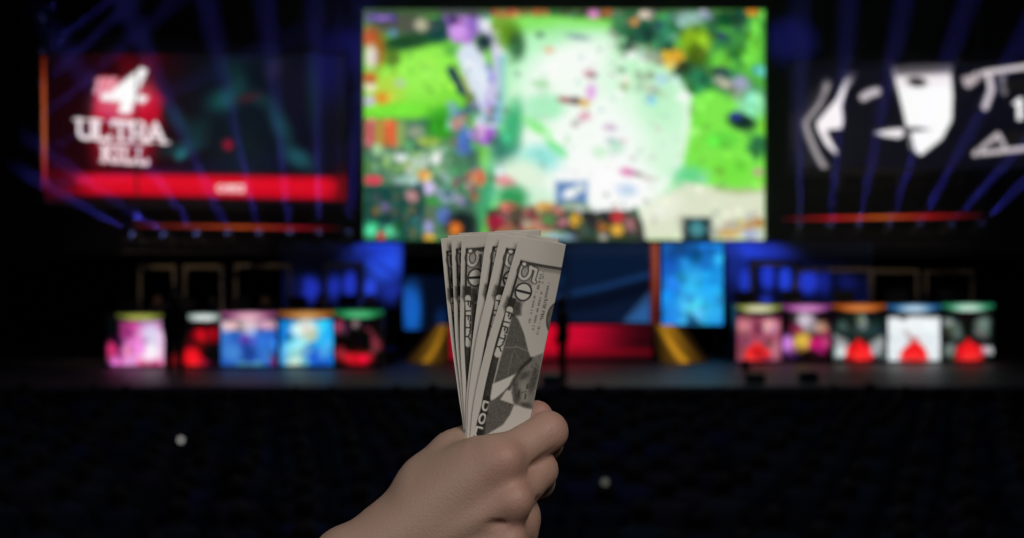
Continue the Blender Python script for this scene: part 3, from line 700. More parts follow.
def pnt(cv):
    cv.blob(385, 258, 20, 26, '#2a52ea', 1, 0, .6); cv.blob(372, 250, 24, 10, '#1f3ed0', .9, -10, .7); cv.blob(350, 256, 20, 7, '#16247c', .9, -8, .8); cv.blob(350, 284, 7, 14, '#2236c0', 1, 0, .6); cv.blob(334, 285, 7, 14, '#1c2ea8', 1, 0, .6)
    cv.blob(370, 288, 7, 10, '#2a46d8', 1, 0, .6); cv.blob(392, 292, 12, 10, '#1c2e9c', .9, 0, .7); cv.blob(310, 288, 10, 14, '#1f30b0', 1, 0, .5); cv.blob(296, 286, 8, 10, '#0c1240', .9); cv.rect(358, 262, 362, 306, '#060610', .9, 5); cv.line([(338, 266), (360, 266)], 5, '#0a0c20', .9, 4); cv.line([(376, 262), (398, 276)], 4, '#1a30a0', .8, 4); cv.blob(352, 302, 10, 4, '#2a40c0', .8)
    cv.blob(322, 262, 22, 14, '#03040c', .95, 0, .8); cv.blob(290, 256, 22, 16, '#03040c', 1, 0, .8); cv.blob(402, 304, 6, 10, '#050816', .9)
panel('blue patterned backdrop panel behind the left row of desks', 282, 243, 403, 308, 33.4, pnt, '#070b28')
def pnt(cv):
    cv.blob(750, 250, 26, 12, '#2440d4', 1, 10, .7); cv.blob(780, 252, 22, 7, '#1c30b0', .9, 10, .8); cv.blob(734, 266, 8, 22, '#1a2e90', .8, 0, .8); cv.blob(745, 280, 6, 14, '#2038c0', 1, 0, .6); cv.blob(768, 276, 8, 14, '#2238c8', 1, 0, .5); cv.blob(785, 279, 7, 13, '#2440d4', 1, 0, .5)
    cv.blob(808, 282, 11, 12, '#2238c4', 1, 0, .5); cv.blob(824, 282, 6, 12, '#18248c', .9, 0, .6); cv.blob(848, 280, 9, 9, '#121a60', .9, 0, .7); cv.rect(751, 262, 757, 304, '#05060e', .95, 4); cv.line([(752, 262), (800, 264)], 6, '#05060e', .95, 4); cv.rect(793, 266, 797, 304, '#05060e', .9, 3); cv.rect(774, 264, 778, 304, '#080a1c', .7, 3)
    cv.blob(830, 252, 34, 12, '#03040a', 1, 0, .8); cv.blob(766, 300, 6, 5, '#2238b8', .8); cv.blob(860, 262, 20, 14, '#03040a', 1, 0, .8)
panel('blue patterned backdrop panel behind the right row of desks', 725, 242, 872, 306, 33.4, pnt, '#080c2c')

# orange pillar
for x, lab in ((654.5, 'slim orange lit pillar at the left of the bright blue panel'),):
    cv = screen_canvas(651, 243, 658, 325, .8, '#7a3020'); cv.blob(655, 262, 4, 24, '#a0503a', .9, 0, .8); cv.blob(655, 318, 5, 14, '#4a1818', .9, 0, .8); cv.blob(652, 290, 2, 40, '#5a1c18', .8)
    p = wp(654.5, 325, 32.0)
    t = empty('lit_pillar', (p.x, 32.0, SZ), lab, 'pillar'); display('display', cv, (-20, 32.0), (20, 32.0), 1.0, t, (p.x, 32, SZ))
    hh = wp(0, 243, 32).z-SZ
    MB().box((0, .1, hh/2), (.2, .16, hh)).box((0, .1, .03), (.3, .3, .06)).build('column', M['housing'], t)
# red riser with steps
def riser():
    Y = 30.9; a = wp(450, 0, Y); b = wp(652, 0, Y); z1 = wp(0, 325, Y).z
    t = empty('stage_riser', ((a.x+b.x)/2, Y, SZ), 'low wide riser with a glowing red front at the middle of the stage', 'riser')
    cv = screen_canvas(450, 325, 652, 358.5, 1.2, '#a80a26')
    cv.blob(590, 335, 50, 12, '#cc0a30', 1, 0, .8); cv.blob(656, 343, 44, 40, '#22050b', .97, 0, .9); cv.line([(450, 352), (650, 352)], 5, '#8a0818', .7, 5); cv.blob(552, 340, 16, 14, '#d20a28', .9, 0, .8); cv.line([(545, 356), (640, 357)], 4, '#2a0810', .7, 3)
    for y in (336, 347): cv.line([(450, y), (652, y)], .9, '#6a0616', .6, .8)
    display('lit_front', cv, (-20, Y), (20, Y), 1.0, t, ((a.x+b.x)/2, Y, SZ))
    w_ = b.x-a.x; h_ = z1-SZ
    MB().box((0, .62, h_/2-.01), (w_, 1.2, h_-.02), bevel=.02).box((0, .62, h_), (w_+.06, 1.24, .05)).build('platform', M['deck'], t)
riser()
def ramp(corners, label, k0):
    """a leaning lit face with a solid wedge behind it; corners = foot left, foot right, top right, top left in the photo"""
    Y0, Y1 = 30.55, 31.0
    fl, fr, tr_, tl = [wp(x, y, Y) for (x, y), Y in zip(corners, (Y0, Y0, Y1, Y1))]
    zt = wp(0, 325, 30.9).z
    for q in (fl, fr): q.z = SZ+.01
    for q in (tr_, tl): q.z = zt
    c = (fl+fr)/2; c.z = SZ
    t = empty('side_ramp', c, label, 'ramp', 'glowing side ramps')
    nx, ny = 40, 24; vs = []; cs = []
    for i in range(nx+1):
        f = i/nx
        for j in range(ny+1):
            g = j/ny
            vs.append((fl*(1-f)+fr*f)*(1-g)+(tl*(1-f)+tr_*f)*g-c)
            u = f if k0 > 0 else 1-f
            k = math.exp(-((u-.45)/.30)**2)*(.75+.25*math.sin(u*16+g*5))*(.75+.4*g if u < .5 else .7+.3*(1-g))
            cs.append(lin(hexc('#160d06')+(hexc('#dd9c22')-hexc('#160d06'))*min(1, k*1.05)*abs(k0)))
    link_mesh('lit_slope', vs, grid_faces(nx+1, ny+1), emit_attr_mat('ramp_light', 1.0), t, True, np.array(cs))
    o = Vector((0, .012, -.012)); f0 = [q-c+o for q in (fl, fr, tr_, tl)]; bk = [Vector((q.x, Y1+.12-c.y, q.z)) for q in f0]
    MB().add(f0+bk, [(0, 1, 2, 3), (7, 6, 5, 4), (0, 4, 5, 1), (1, 5, 6, 2), (2, 6, 7, 3), (3, 7, 4, 0)]).build('frame', M['deck'], t)
ramp(((660, 357), (709, 357), (684, 325), (653, 325)), 'glowing orange ramp sloping down at the right of the red riser', 1.0)
ramp(((404, 358), (447, 358), (449, 326), (434, 326)), 'glowing orange ramp at the left of the riser, beside the banknotes', -.8)

# ------------------------------------------------------------------ player desks
def desk(label, x0, x1, ytop, ys, ybot, Y, paint, strip):
    a = wp(x0, ys, Y); b = wp(x1, ybot, Y); cx = (a.x+b.x)/2; ww = b.x-a.x; h0 = a.z-SZ; zb = b.z-SZ
    t = empty('player_desk', (cx, Y, SZ), label, 'desk', 'player desks on the stage')
    cv = screen_canvas(x0, ys, x1, ybot, 1.0, '#08080a'); paint(cv); cv.mottle(34, 2, 5, .3 if 'white display and red' not in label else .03)
    display('front_display', cv, (-20, Y), (20, Y), 1.0, t, (cx, Y, SZ))
    MB().box((0, .06, h0/2+.01), (ww, .1, h0-.0), bevel=.05).box((0, .06, .03), (ww+.02, .14, .06)).build('front_board', M['plastic'], t)
    zt = wp(0, ytop, Y).z-SZ
    cv = screen_canvas(x0-1, ytop, x1+1, ys-.4, .7, '#08080a'); strip(cv)
    d = display('name_strip', cv, (-20, Y-.03), (20, Y-.03), 1.0, t, (cx, Y, SZ))
    MB().box((0, .02, (zt+h0)/2), (ww+.06, .07, zt-h0)).build('strip_holder', M['plastic'], t)
    MB().box((0, .42, zt-.03), (ww+.04, .8, .04)).build('desktop', M['plastic'], t)
    for s in (-1, 1): MB().box((s*(ww/2-.03), .45, (zt-.05)/2), (.04, .7, zt-.05)).build('side_panel', M['plastic'], t)
    return t, cx, zt
def strip_of(c, x0, x1, mid=None, dim='#0a0a0a'):
    def f(cv):
        y0, y1 = cv.Y.min(), cv.Y.max(); cv.rect(x0-3, y0+1, x1+3, y1-1.5, c, 1, 3)
        xm = (x0+x1)/2
        cv.blob(x0, y1, 8, 4, dim, .8, 0, .8); cv.blob(x1, y1, 8, 4, dim, .8, 0, .8)
        if mid: cv.blob(xm, (y0+y1)/2+1.5, 14, 4.5, mid, .95, 0, .7)
    return f
DESKS = []
def p1(cv):
    cv.rect(120, 322, 165, 368, '#e060b8', 1, 6); cv.blob(148, 352, 16, 14, '#ffffff', 1, -20, .9); cv.blob(152, 334, 12, 12, '#d8dcf4', .9, 0, .8); cv.blob(134, 346, 12, 12, '#ee84d4', 1); cv.blob(146, 365, 18, 5, '#c02a6a', .9); cv.blob(124, 330, 10, 10, '#7a1c58', .7, 0, .9); cv.blob(130, 364, 8, 6, '#f0a0e0', .9)
    cv.rect(104, 318, 119, 345, '#060608', 1, 4); cv.blob(112, 350, 6, 9, '#d03070', 1); cv.blob(115, 364, 6, 6, '#f070d0', 1)
DESKS.append(('first desk from the left with a bright pink and white display', 107, 164, 313.5, 321, 367.5, 29.0, p1, strip_of('#94a03a', 120, 162, '#a4a850')))
def p2(cv):
    cv.blob(200, 336, 9, 8, '#e01020', 1); cv.blob(212, 335, 8, 8, '#8a0a14', 1); cv.blob(190, 345, 10, 10, '#3a060a', .8); cv.blob(192, 358, 10, 11, '#f01420', 1, 0, .5); cv.blob(198, 365, 8, 4, '#ff2a30', 1); cv.blob(172, 360, 6, 8, '#7a1018', 1); cv.blob(207, 354, 5, 12, '#10080a', .8)
DESKS.append(('second desk from the left with red shapes on black behind the standing figure', 166, 219, 313.5, 321, 367.5, 29.0, p2, strip_of('#8ab8a8', 188, 220, '#e6ecea')))
def p3(cv):
    cv.rect(220, 321, 277, 368, '#2a60c0', 1, 3); cv.rect(220, 320, 277, 329, '#e8a8b8', .9, 6); cv.blob(248, 326, 8, 8, '#f0d0d8', .9); cv.blob(232, 326, 10, 4, '#f4c8c0', .8); cv.blob(247, 340, 7, 5, '#8040b0', 1, 0, .7); cv.blob(248, 352, 8, 12, '#1a3a8a', .9); cv.blob(232, 352, 10, 8, '#4a90d8', .8, 20); cv.blob(264, 348, 10, 10, '#3470c8', .8); cv.blob(250, 364, 14, 3, '#60a8b0', .7); cv.blob(274, 360, 4, 5, '#8a2060', .9); cv.blob(226, 340, 6, 10, '#3c78d0', .7)
DESKS.append(('third desk from the left with a deep blue display under pink clouds', 221, 276, 311.5, 320, 366, 29.0, p3, strip_of('#b05a90', 221, 277, '#f0b8c8')))
def p4(cv):
    cv.rect(279, 320, 334, 368, '#1a90e8', 1, 3); cv.blob(322, 335, 14, 14, '#20b8f8', 1, 0, .7); cv.blob(286, 345, 8, 20, '#1470d8', .8, 0, .8); cv.blob(305, 329, 13, 11, '#e8f0e4', 1, 0, .6); cv.blob(310, 336, 8, 7, '#b8b890', .7); cv.blob(298, 352, 13, 13, '#9ae8e8', 1, 20, .7); cv.blob(294, 362, 9, 6, '#d8f0d8', .9); cv.blob(318, 358, 14, 9, '#1a50c8', .9, 30, .7); cv.blob(325, 350, 6, 10, '#60b8f0', .7, 30)
DESKS.append(('fourth desk from the left with a bright cyan display', 280, 333, 310.5, 319.5, 365, 29.0, p4, strip_of('#b06a2a', 280, 334, '#d09a5a')))
def p5(cv):
    cv.line(arc(357, 343, 18, 16, -60, 60), 5, '#7a2a3a', .9, 4); cv.blob(339, 326, 6, 6, '#a03a54', .9); cv.blob(376, 344, 5, 6, '#903848', .9); cv.blob(356, 358, 15, 7, '#e01828', 1, 5, .5); cv.blob(340, 352, 6, 6, '#b02838', .9); cv.blob(354, 341, 12, 11, '#060406', 1); cv.blob(356, 324, 4, 4, '#d0b0b0', .7)
DESKS.append(('desk at the right end of the left row, dark with a red arc', 335, 382, 309.5, 318.5, 365, 29.0, p5, strip_of('#1a8a4c', 336, 381, '#50b878')))
def red_emblem(cv, x, y0=337, y1=360):
    cv.poly([(x-1, y0+4), (x+4, y0+8), (x+12, y0+13), (x+14, y1-3), (x, y1), (x-14, y1-3), (x-12, y0+13), (x-5, y0+9)], '#f01a20', 1, 4); cv.blob(x, y1-5, 11, 5, '#ff3030', .9)
def p6(cv):
    cv.rect(736, 317, 781, 362, '#a8506a', 1, 4); cv.blob(745, 325, 6, 6, '#d88a9a', .9); cv.blob(770, 326, 8, 7, '#e0a0a8', .9); cv.blob(757, 328, 5, 10, '#7a3048', .8); cv.blob(774, 350, 7, 10, '#c07888', .8); cv.blob(740, 345, 6, 12, '#7a3a4c', .8); red_emblem(cv, 757)
DESKS.append(('first desk of the right row with a dusty pink display and red emblem', 737, 781, 304.5, 312.5, 360.5, 30.5, p6, strip_of('#9aa838', 737, 781, '#e0dcb8')))
def p7(cv):
    cv.rect(783, 317, 832, 362, '#180810', 1, 3); cv.blob(806, 322, 10, 9, '#d8c8d8', 1, 20, .7); cv.blob(796, 330, 7, 6, '#8a2048', .9); cv.blob(822, 328, 7, 7, '#c89a78', .9, 40); cv.blob(787, 345, 8, 10, '#d080e0', 1); cv.blob(803, 342, 9, 9, '#f0c850', 1, 0, .6); cv.blob(818, 345, 9, 9, '#c01868', 1); cv.blob(826, 340, 4, 9, '#e05090', .8); cv.blob(806, 354, 20, 4, '#0c0408', .9)
DESKS.append(('desk of the right row with a pink and yellow display', 783, 830, 304, 312.5, 360, 30.5, p7, strip_of('#a8489a', 783, 831, '#d48ac8')))
def p8(cv):
    cv.rect(832, 316, 886, 362, '#0c1614', 1, 3); cv.blob(858, 328, 24, 10, '#22322e', .9); cv.blob(862, 322, 4, 8, '#b8c4c0', .8); cv.poly([(834, 334), (848, 342), (852, 358), (834, 358)], '#c8d0d0', .9, 5); cv.poly([(884, 334), (870, 342), (868, 356), (884, 358)], '#a0a8a8', .9, 5); cv.blob(843, 326, 5, 5, '#48605a', .8); red_emblem(cv, 859, 334, 362)
DESKS.append(('middle desk of the right row, black and grey display with red emblem', 833, 885, 303.5, 312, 361.5, 30.5, p8, strip_of('#c05a1c', 834, 886, '#d88040')))
def p9(cv):
    cv.rect(887, 317, 941, 362, '#e4ecf0', 1, 4); cv.blob(914, 325, 24, 8, '#f4f8fa', .9); cv.line([(904, 330), (914, 340), (906, 346)], 4, '#a8a4a8', .7, 3); cv.line([(908, 336), (922, 346)], 3, '#c07a78', .7, 3); red_emblem(cv, 914, 336, 362)
DESKS.append(('desk of the right row with a white display and red emblem', 888, 940, 304, 312.5, 361.5, 30.5, p9, strip_of('#2a70b0', 888, 941, '#c0dcf0')))
def p10(cv):
    cv.rect(942, 317, 994, 362, '#101614', 1, 3); cv.blob(956, 330, 7, 10, '#60706a', .9, -20); cv.blob(982, 326, 7, 10, '#7a9088', .9, 30); cv.blob(968, 326, 7, 10, '#0a0e0c', .9); cv.blob(950, 350, 6, 7, '#98a49e', .7); cv.blob(988, 350, 7, 4, '#c8d0cc', .9, 20); cv.blob(948, 322, 5, 5, '#a8b0ac', .8); red_emblem(cv, 969, 334, 362)
DESKS.append(('desk at the far right end, dark grey display with red emblem', 943, 993, 303, 311.5, 361.5, 30.5, p10, strip_of('#2a9a68', 943, 994, '#c8e8d4')))
desk_spots = []
for d in DESKS:
    t, cx, zt = desk(*d); desk_spots.append((cx, d[6], zt))

# ------------------------------------------------------------------ people, monitors and chairs at the desks
def person_mesh(pose, h=0.016):
    """one continuous figure; +Y is where it faces"""
    sit = pose == 'sit'
    j = {}
    if sit:
        hip = .52; j['pel'] = (0, 0, hip); j['chest'] = (0, .04, hip+.40); j['neck'] = (0, .05, hip+.56); j['head'] = (0, .07, hip+.70)
        legs = [((s*.09, .02, hip-.02), (s*.11, .42, hip+.0), (s*.11, .40, .08), (s*.11, .52, .04)) for s in (-1, 1)]
        arms = [((s*.18, .04, hip+.48), (s*.24, .12, hip+.22), (s*.15, .40, hip+.26), (s*.13, .47, hip+.26)) for s in (-1, 1)]
    else:
        hip = .94; j['pel'] = (0, 0, hip); j['chest'] = (0, .01, hip+.38); j['neck'] = (0, .01, hip+.56); j['head'] = (0, .03, hip+.69)
        legs = [((s*.09, 0, hip-.02), (s*.11, .02, .50), (s*.12, -.02, .09), (s*.13, .12, .035)) for s in (-1, 1)]
        arms = [((s*.19, .0, hip+.47), (s*.25, -.01, hip+.18), (s*.23, .10, hip-.04), (s*.22, .13, hip-.11)) for s in (-1, 1)]
    lo = (-.42, -.26, -.02); hi = (.42, .68, hip+.86)
    P = field_grid(lo, hi, h)
    d = None
    def add(a, b, r1, r2, k=.05):
        nonlocal d
        q = seg_d(P, a, b, r1, r2); d = q if d is None else smin(d, q, k)
    pe, ch, ne, he = (np.array(j[k]) for k in ('pel', 'chest', 'neck', 'head'))
    for s in (-1, 1):
        add(pe+[s*.06, 0, 0], ch+[s*.08, 0, .04], .115, .115, .08); add(ch+[s*.06, 0, .07], ch+[s*.165, 0, .10], .09, .065)
    add(ch, ne, .11, .055, .08); add(ne, he-[0, 0, .02], .055, .06, .03); add(he+[0, -.005, .03], he+[0, .01, -.01], .098, .088, .02); add(he+[0, .035, -.06], he+[0, .05, -.065], .045, .04, .03)
    add(he+[0, .10, -.0], he+[0, .105, -.025], .012, .017, .015)
    for s in (-1, 1): add(he+[s*.093, -.01, .01], he+[s*.097, -.015, -.025], .014, .01, .01)
    for a, b, c, e in legs: add(a, b, .088, .062); add(b, c, .060, .042, .03); add(c, e, .045, .035, .03)
    for a, b, c, e in arms: add(a, b, .056, .042); add(b, c, .042, .03, .02); add(c, e, .034, .03, .02)
    V, Fc = surface_nets(d, np.array(lo), h)
    return V, Fc, he, arms, hip
def person_cols(V, he, arms, shirt, skin, trousers, hip):
    cs = np.tile(lin(hexc(shirt)), (len(V), 1))
    cs[V[:, 2] < hip+.03] = lin(hexc(trousers)); cs[(np.linalg.norm(V-(he-[0, 0, .02]), axis=1) < .16) & (V[:, 2] > he[2]-.115)] = lin(hexc(skin))
    for a, b, c, e in arms: cs[np.linalg.norm(V-np.array(e), axis=1) < .075] = lin(hexc(skin))
    cs[V[:, 2] < .07] = lin(hexc('#101010'))
    return cs
CLOTH = attr_mat('clothed_figure', .85); HAIR = noise_mat('hair', (.008, .007, .006), (.02, .016, .012), 60, .6)
def hair_mesh(he):
    n, m_ = 20, 10; vs = []
    for i in range(m_+1):
        th = math.pi*.62*i/m_
        for k in range(n):
            ph = 2*math.pi*k/n; r = .112+.004*math.sin(7*ph+3*th); back = .5-.5*math.sin(ph)
            t2 = th*(.62+.45*back)
            vs.append((he[0]+r*.95*math.sin(t2)*math.cos(ph), he[1]+.0+r*1.05*math.sin(t2)*math.sin(ph), he[2]+.025+r*math.cos(t2)))
    return vs, [(i*n+k, i*n+(k+1) % n, (i+1)*n+(k+1) % n, (i+1)*n+k) for i in range(m_) for k in range(n)]
SIT = person_mesh('sit'); STAND = person_mesh('stand')
def person(base, rz, loc, label, group, shirt, trousers='#15151a', skin='#a87f64'):
    V, Fc, he, arms, hip = base
    o = link_mesh('person', V, Fc, CLOTH, None, True, person_cols(V, he, arms, shirt, skin, trousers, hip))
    o.location = loc; o.rotation_euler = (0, 0, rz); tag(o, label, 'person', group)
    hv, hf = hair_mesh(he); link_mesh('hair', hv, hf, HAIR, o, True)
    return o
def monitor_proto():
    t = empty('monitor', (0, 0, 0), 'x', 'monitor')
    MB().box((0, .02, .20), (.52, .03, .27)).box((0, .04, .20), (.3, .03, .16)).build('case', M['plastic'], t)
    MB().box((0, .0385-.057+.0, .20), (.49, .004, .24), bevel=0).build('panel', M['housing'], t)
    MB().box((0, .05, .08), (.05, .03, .15)).box((0, .04, .008), (.24, .18, .016)).build('stand', M['plastic'], t)
    return t
def chair_proto():
    t = empty('gaming_chair', (0, 0, 0), 'x', 'chair')
    MB().box((0, .1, .40), (.48, .48, .07), bevel=.3).build('seat', M['plastic'], t)
    MB().box((0, -.19, .78), (.46, .07, .74), bevel=.4).build('backrest', M['plastic'], t)
    MB().tube([(0, .08, .06), (0, .08, .38)], .03, 10).build('column', M['metal'], t)
    b = MB()
    for k in range(5): b.tube([(0, .08, .08), (.26*math.cos(k*1.2566), .08+.26*math.sin(k*1.2566), .035)], .022, 6, .018)
    b.build('base', M['metal'], t)
    for s in (-1, 1): MB().box((s*.27, .1, .64), (.06, .26, .03)).box((s*.27, .1, .52), (.03, .05, .24)).build('armrest', M['plastic'], t)
    return t
RISE = .34
for lab, x0, x1, Y, nm in (('low black platform under the chairs of the left desks', 104, 392, 30.0, 0), ('low black platform under the chairs of the right desks', 728, 1000, 31.5, 1)):
    a = wp(x0, 0, Y); b = wp(x1, 0, Y)
    t = empty('booth_platform', ((a.x+b.x)/2, Y+.72, SZ), lab, 'platform', 'platforms behind the desks')
    MB().box((0, 0, RISE/2-.01), (b.x-a.x, 1.3, RISE-.02), bevel=.03).build('base', M['skirt'], t)
    MB().box((0, 0, RISE-.01), (b.x-a.x+.06, 1.36, .03)).build('top', M['plastic'], t)
MON = monitor_proto(); CHR = chair_proto()
names = ['bright pink desk', 'red and black desk', 'deep blue desk', 'cyan desk', 'dark desk with the red arc', 'dusty pink desk', 'pink and yellow desk', 'black and grey desk', 'white desk', 'far right desk']
shirts = ['#2a2a30', '#262a30', '#2c2428', '#28242c', '#24282a', '#30282a', '#2a2a2e', '#2c2826', '#262628', '#2a2c2c']
for i, (cx, Y, zt) in enumerate(desk_spots):
    m = MON if i == 0 else copy_tree(MON)
    m.location = (cx-.28, Y+.42, SZ+zt-.01); m.rotation_euler = (0, 0, math.pi+(-.25)); tag(m, f'black monitor standing on the {names[i]}', 'monitor', 'monitors on the player desks')
    c = CHR if i == 0 else copy_tree(CHR)
    c.location = (cx+.12, Y+1.52, SZ+RISE+.005); c.rotation_euler = (0, 0, math.pi); tag(c, f'black chair behind the {names[i]}', 'chair', 'chairs behind the player desks')
    person(SIT, math.pi, (cx+.12, Y+1.46, SZ+RISE+.005), f'seated player in dark clothes behind the {names[i]}', 'seated players', shirts[i])

# frames over the desks
def booth_frame(label, x0, x1, ytop, Y):
    a = wp(x0, ytop, Y); b = wp(x1, ytop, Y); w_ = b.x-a.x; h_ = a.z-SZ
    t = empty('truss_arch', ((a.x+b.x)/2, Y, SZ), label, 'truss', 'metal arches over the player desks')
    for s in (-1, 1): MB().box((s*w_/2, 0, h_/2), (.07, .07, h_)).box((s*w_/2, 0, .02), (.2, .2, .04)).build('post', M['frame'], t)
    MB().box((0, 0, h_), (w_+.07, .08, .1)).build('crossbar', M['frame'], t)
booth_frame('dim metal arch behind the bright pink desk', 140, 174, 267, 29.95)
booth_frame('dim metal arch behind the gap between the red desk and the blue desk', 185, 222, 267, 29.95)
booth_frame('dim metal arch behind the cyan desk', 236, 290, 266, 31.0)
booth_frame('dim metal arch behind the dark desk with the red arc', 326, 362, 265, 29.95)
booth_frame('brownish metal arch behind the middle of the right row of desks', 797, 870, 270, 31.5)
booth_frame('brownish metal arch behind the white desk', 872, 917, 271, 31.5)
booth_frame('very dim metal arch behind the far right desk', 926, 972, 272, 31.5)
booth_frame('dark metal arch at the left end of the right row', 752, 794, 264, 31.5)

# standing figures and things along the front of the stage
p = wp(175.5, 377, 2.32*F/(377-269))
person(STAND, 0.25, (p.x, p.y, SZ), 'person in black standing before the red and black desk', 'standing figures', '#0c0c0e', '#0a0a0c', '#2a201c')
p = wp(563, 384, 2.32*F/(384-269))
person(STAND, 1.35, (p.x, p.y, SZ), 'person in black standing on the stage front just right of the banknotes', 'standing figures', '#0c0c10', '#0a0a0c', '#2a201c')
def wedge_proto():
    t = empty('floor_monitor', (0, 0, 0), 'x', 'speaker')
    pr = [(-.2, 0), (.2, 0), (.22, .12), (-.02, .36), (-.2, .3)]
    vs = [(s*.3, y, z) for s in (-1, 1) for y, z in pr]
    MB().add(vs, [(4, 3, 2, 1, 0), (5, 6, 7, 8, 9)]+[(i, (i+1) % 5, 5+(i+1) % 5, 5+i) for i in range(5)]).build('cabinet', M['plastic'], t)
    n = Vector((0, .24, .24)).normalized(); R = Vector((0, .24, .24)).to_track_quat('Z', 'Y').to_matrix()
    MB().box(Vector((0, .10, .245))+n*.006, (.54, .3, .012), R).build('grille', M['metal'], t)
    return t
WED = wedge_proto()
for i, (x, y, lab) in enumerate([(551, 384.5, 'black floor monitor at the feet of the standing figure beside the banknotes'), (755, 383, 'black floor monitor beside the camera on the stage front'), (808, 382, 'lone black floor monitor before the pink and yellow desk')]):
    t = WED if i == 0 else copy_tree(WED)
    q = wp(x, y, 2.32*F/(y-269)); t.location = (q.x, q.y, SZ); t.scale = (.62, .62, .62); tag(t, lab, 'speaker', 'floor monitors')
q = wp(745, 383, 2.32*F/(383-269))
t = empty('video_camera', (q.x, q.y, SZ), 'small dark video camera on a low tripod at the right of the stage front', 'camera')
for k in range(3): MB().tube([(0, 0, .26), (.16*math.cos(k*2.094+.5), .16*math.sin(k*2.094+.5), .0)], .014, 6).build('leg', M['metal'], t)
MB().box((0, 0, .36), (.16, .3, .18)).box((0, .0, .47), (.05, .2, .03)).build('body', M['plastic'], t)
MB().lathe([(.05, 0), (.06, .02), (.06, .12), (.07, .16), (.05, .165)], n=16).build('lens', M['plastic'], t, True).location = (0, .0, .36)
[c for c in ALL_CHILDREN(t) if c.name.startswith('lens')][0].rotation_euler = (-math.pi/2, 0, 0)

# ------------------------------------------------------------------ audience in the dark (a mass nobody could count)
V, Fc, he, arms, hip = person_mesh('sit', .045)
vs = []; fs = []; cs = []; n = 0
chair_v = []; cb = MB().box((0, .08, .40), (.5, .46, .08)).box((0, -.2, .66), (.48, .06, .5)).box((0, .08, .18), (.3, .3, .36))
cvv = np.array([tuple(v) for v in cb.v])
for row in range(13):
    Y = 9.2+row*1.12
    halfw = .46*Y+1.0; k = int(2*halfw/.62)
    for i in range(k+1):
        if rng.random() < .12: continue
        x = -halfw+i*.62+(.3 if row % 2 else 0)+rng.uniform(-.05, .05)
        an = rng.uniform(-.25, .25); R = np.array([[math.cos(an), -math.sin(an), 0], [math.sin(an), math.cos(an), 0], [0, 0, 1]])
        q = (V*rng.uniform(.94, 1.06)) @ R.T+[x, Y+rng.uniform(-.06, .06), 0]
        sh = ['#1a2240', '#22242c', '#2c2c30', '#16182a', '#30282c', '#1c2c34'][rng.integers(6)]
        vs.append(q); fs += [tuple(int(z)+n for z in f) for f in Fc]; n += len(q); cs.append(person_cols(V, he, arms, sh, '#2a1c16', '#14141c', hip))
        vs.append(cvv+[x, Y, 0]); fs += [tuple(z+n for z in f) for f in cb.f]; n += len(cvv); cs.append(np.tile([.01, .01, .012], (len(cvv), 1)))
o = link_mesh('audience', np.concatenate(vs), fs, CLOTH, None, True, np.concatenate(cs))
tag(o, 'dark mass of seated spectators filling the hall below the stage', 'audience', None, 'stuff')
def phone(px, py, Y, label, c, e):
    p = wp(px, py, Y)
    t = empty('smartphone', p, label, 'phone', 'phones in the audience')
    MB().box((0, 0, -.05), (.075, .01, .15), bevel=.4).build('body', M['plastic'], t)
    mb = MB().lathe([(.0, .012), (.035, .01), (.036, 0)], n=16); o = mb.build('flash', emit_mat('phone_flash', c, e), t); o.rotation_euler = (math.pi/2, 0, 0)
phone(181, 440, 16.0, 'glowing phone light in the dark audience below the left desks', (.8, .8, .75), .5)
phone(605, 482, 12.5, 'dim phone light in the dark audience right of the hand', (.6, .6, .5), .16)

# ------------------------------------------------------------------ banknotes
def curve(pts):
    """picture points (u, v, w) -> metric polyline sampler by length in mm; w is depth behind the grip in half millimetres"""
    P = np.array([wp(u, v, FOCUS+w_*.0005) for u, v, w_ in pts]); U = np.array([(u, v) for u, v, _ in pts], float)
    # smooth with a Catmull-Rom pass
    def cr(A):
        out = []; n = len(A)
        for i in range(n-1):
            p0, p1, p2, p3 = A[max(i-1, 0)], A[i], A[i+1], A[min(i+2, n-1)]
            for k in range(12):
                t = k/12; out.append(.5*((2*p1)+(-p0+p2)*t+(2*p0-5*p1+4*p2-p3)*t*t+(-p0+3*p1-3*p2+p3)*t**3))
        out.append(A[-1]); return np.array(out)
    P = cr(P); U = cr(U); L = np.concatenate([[0], np.cumsum(np.linalg.norm(np.diff(P, axis=0), axis=1))])*1000
    return lambda t: (np.stack([np.interp(t, L, P[:, k]) for k in range(3)], -1), np.stack([np.interp(t, L, U[:, k]) for k in range(2)], -1), L[-1])
LEFT = [
 [(519.5, 236, -6), (515.5, 251, -6), (503, 293, -6), (488, 340, -5), (475, 395, -3), (470, 437, -2), (466, 500, 0), (464, 548, 2)],
 [(501, 234.5, -1), (497, 250, -1), (487.5, 293, -1), (476.5, 340, -1), (468.5, 395, 0), (467, 437, 0), (464, 500, 1.5), (462, 546, 3)],
 [(488, 234, 3), (484.3, 250, 3), (478.5, 293, 3), (472.5, 340, 2.5), (466.5, 395, 2), (465.5, 437, 1.5), (463, 500, 3), (461, 544, 4)],
 [(462.5, 235.5, 8), (461.3, 250, 8), (460.5, 293, 7), (460, 340, 6), (463, 395, 4), (464.8, 437, 3), (462, 500, 4.5), (460, 544, 5)],
 [(451.5, 236, 12), (451.8, 250, 12), (453.5, 293, 11), (455.5, 340, 9), (461, 395, 6), (464.2, 437, 4.5), (461, 500, 6), (459, 544, 6)],
 [(440.8, 238.5, 16), (442, 250, 16), (446, 293, 14), (451, 340, 12), (458.5, 395, 8), (463.5, 437, 6), (460, 500, 7), (458, 544, 8)]]
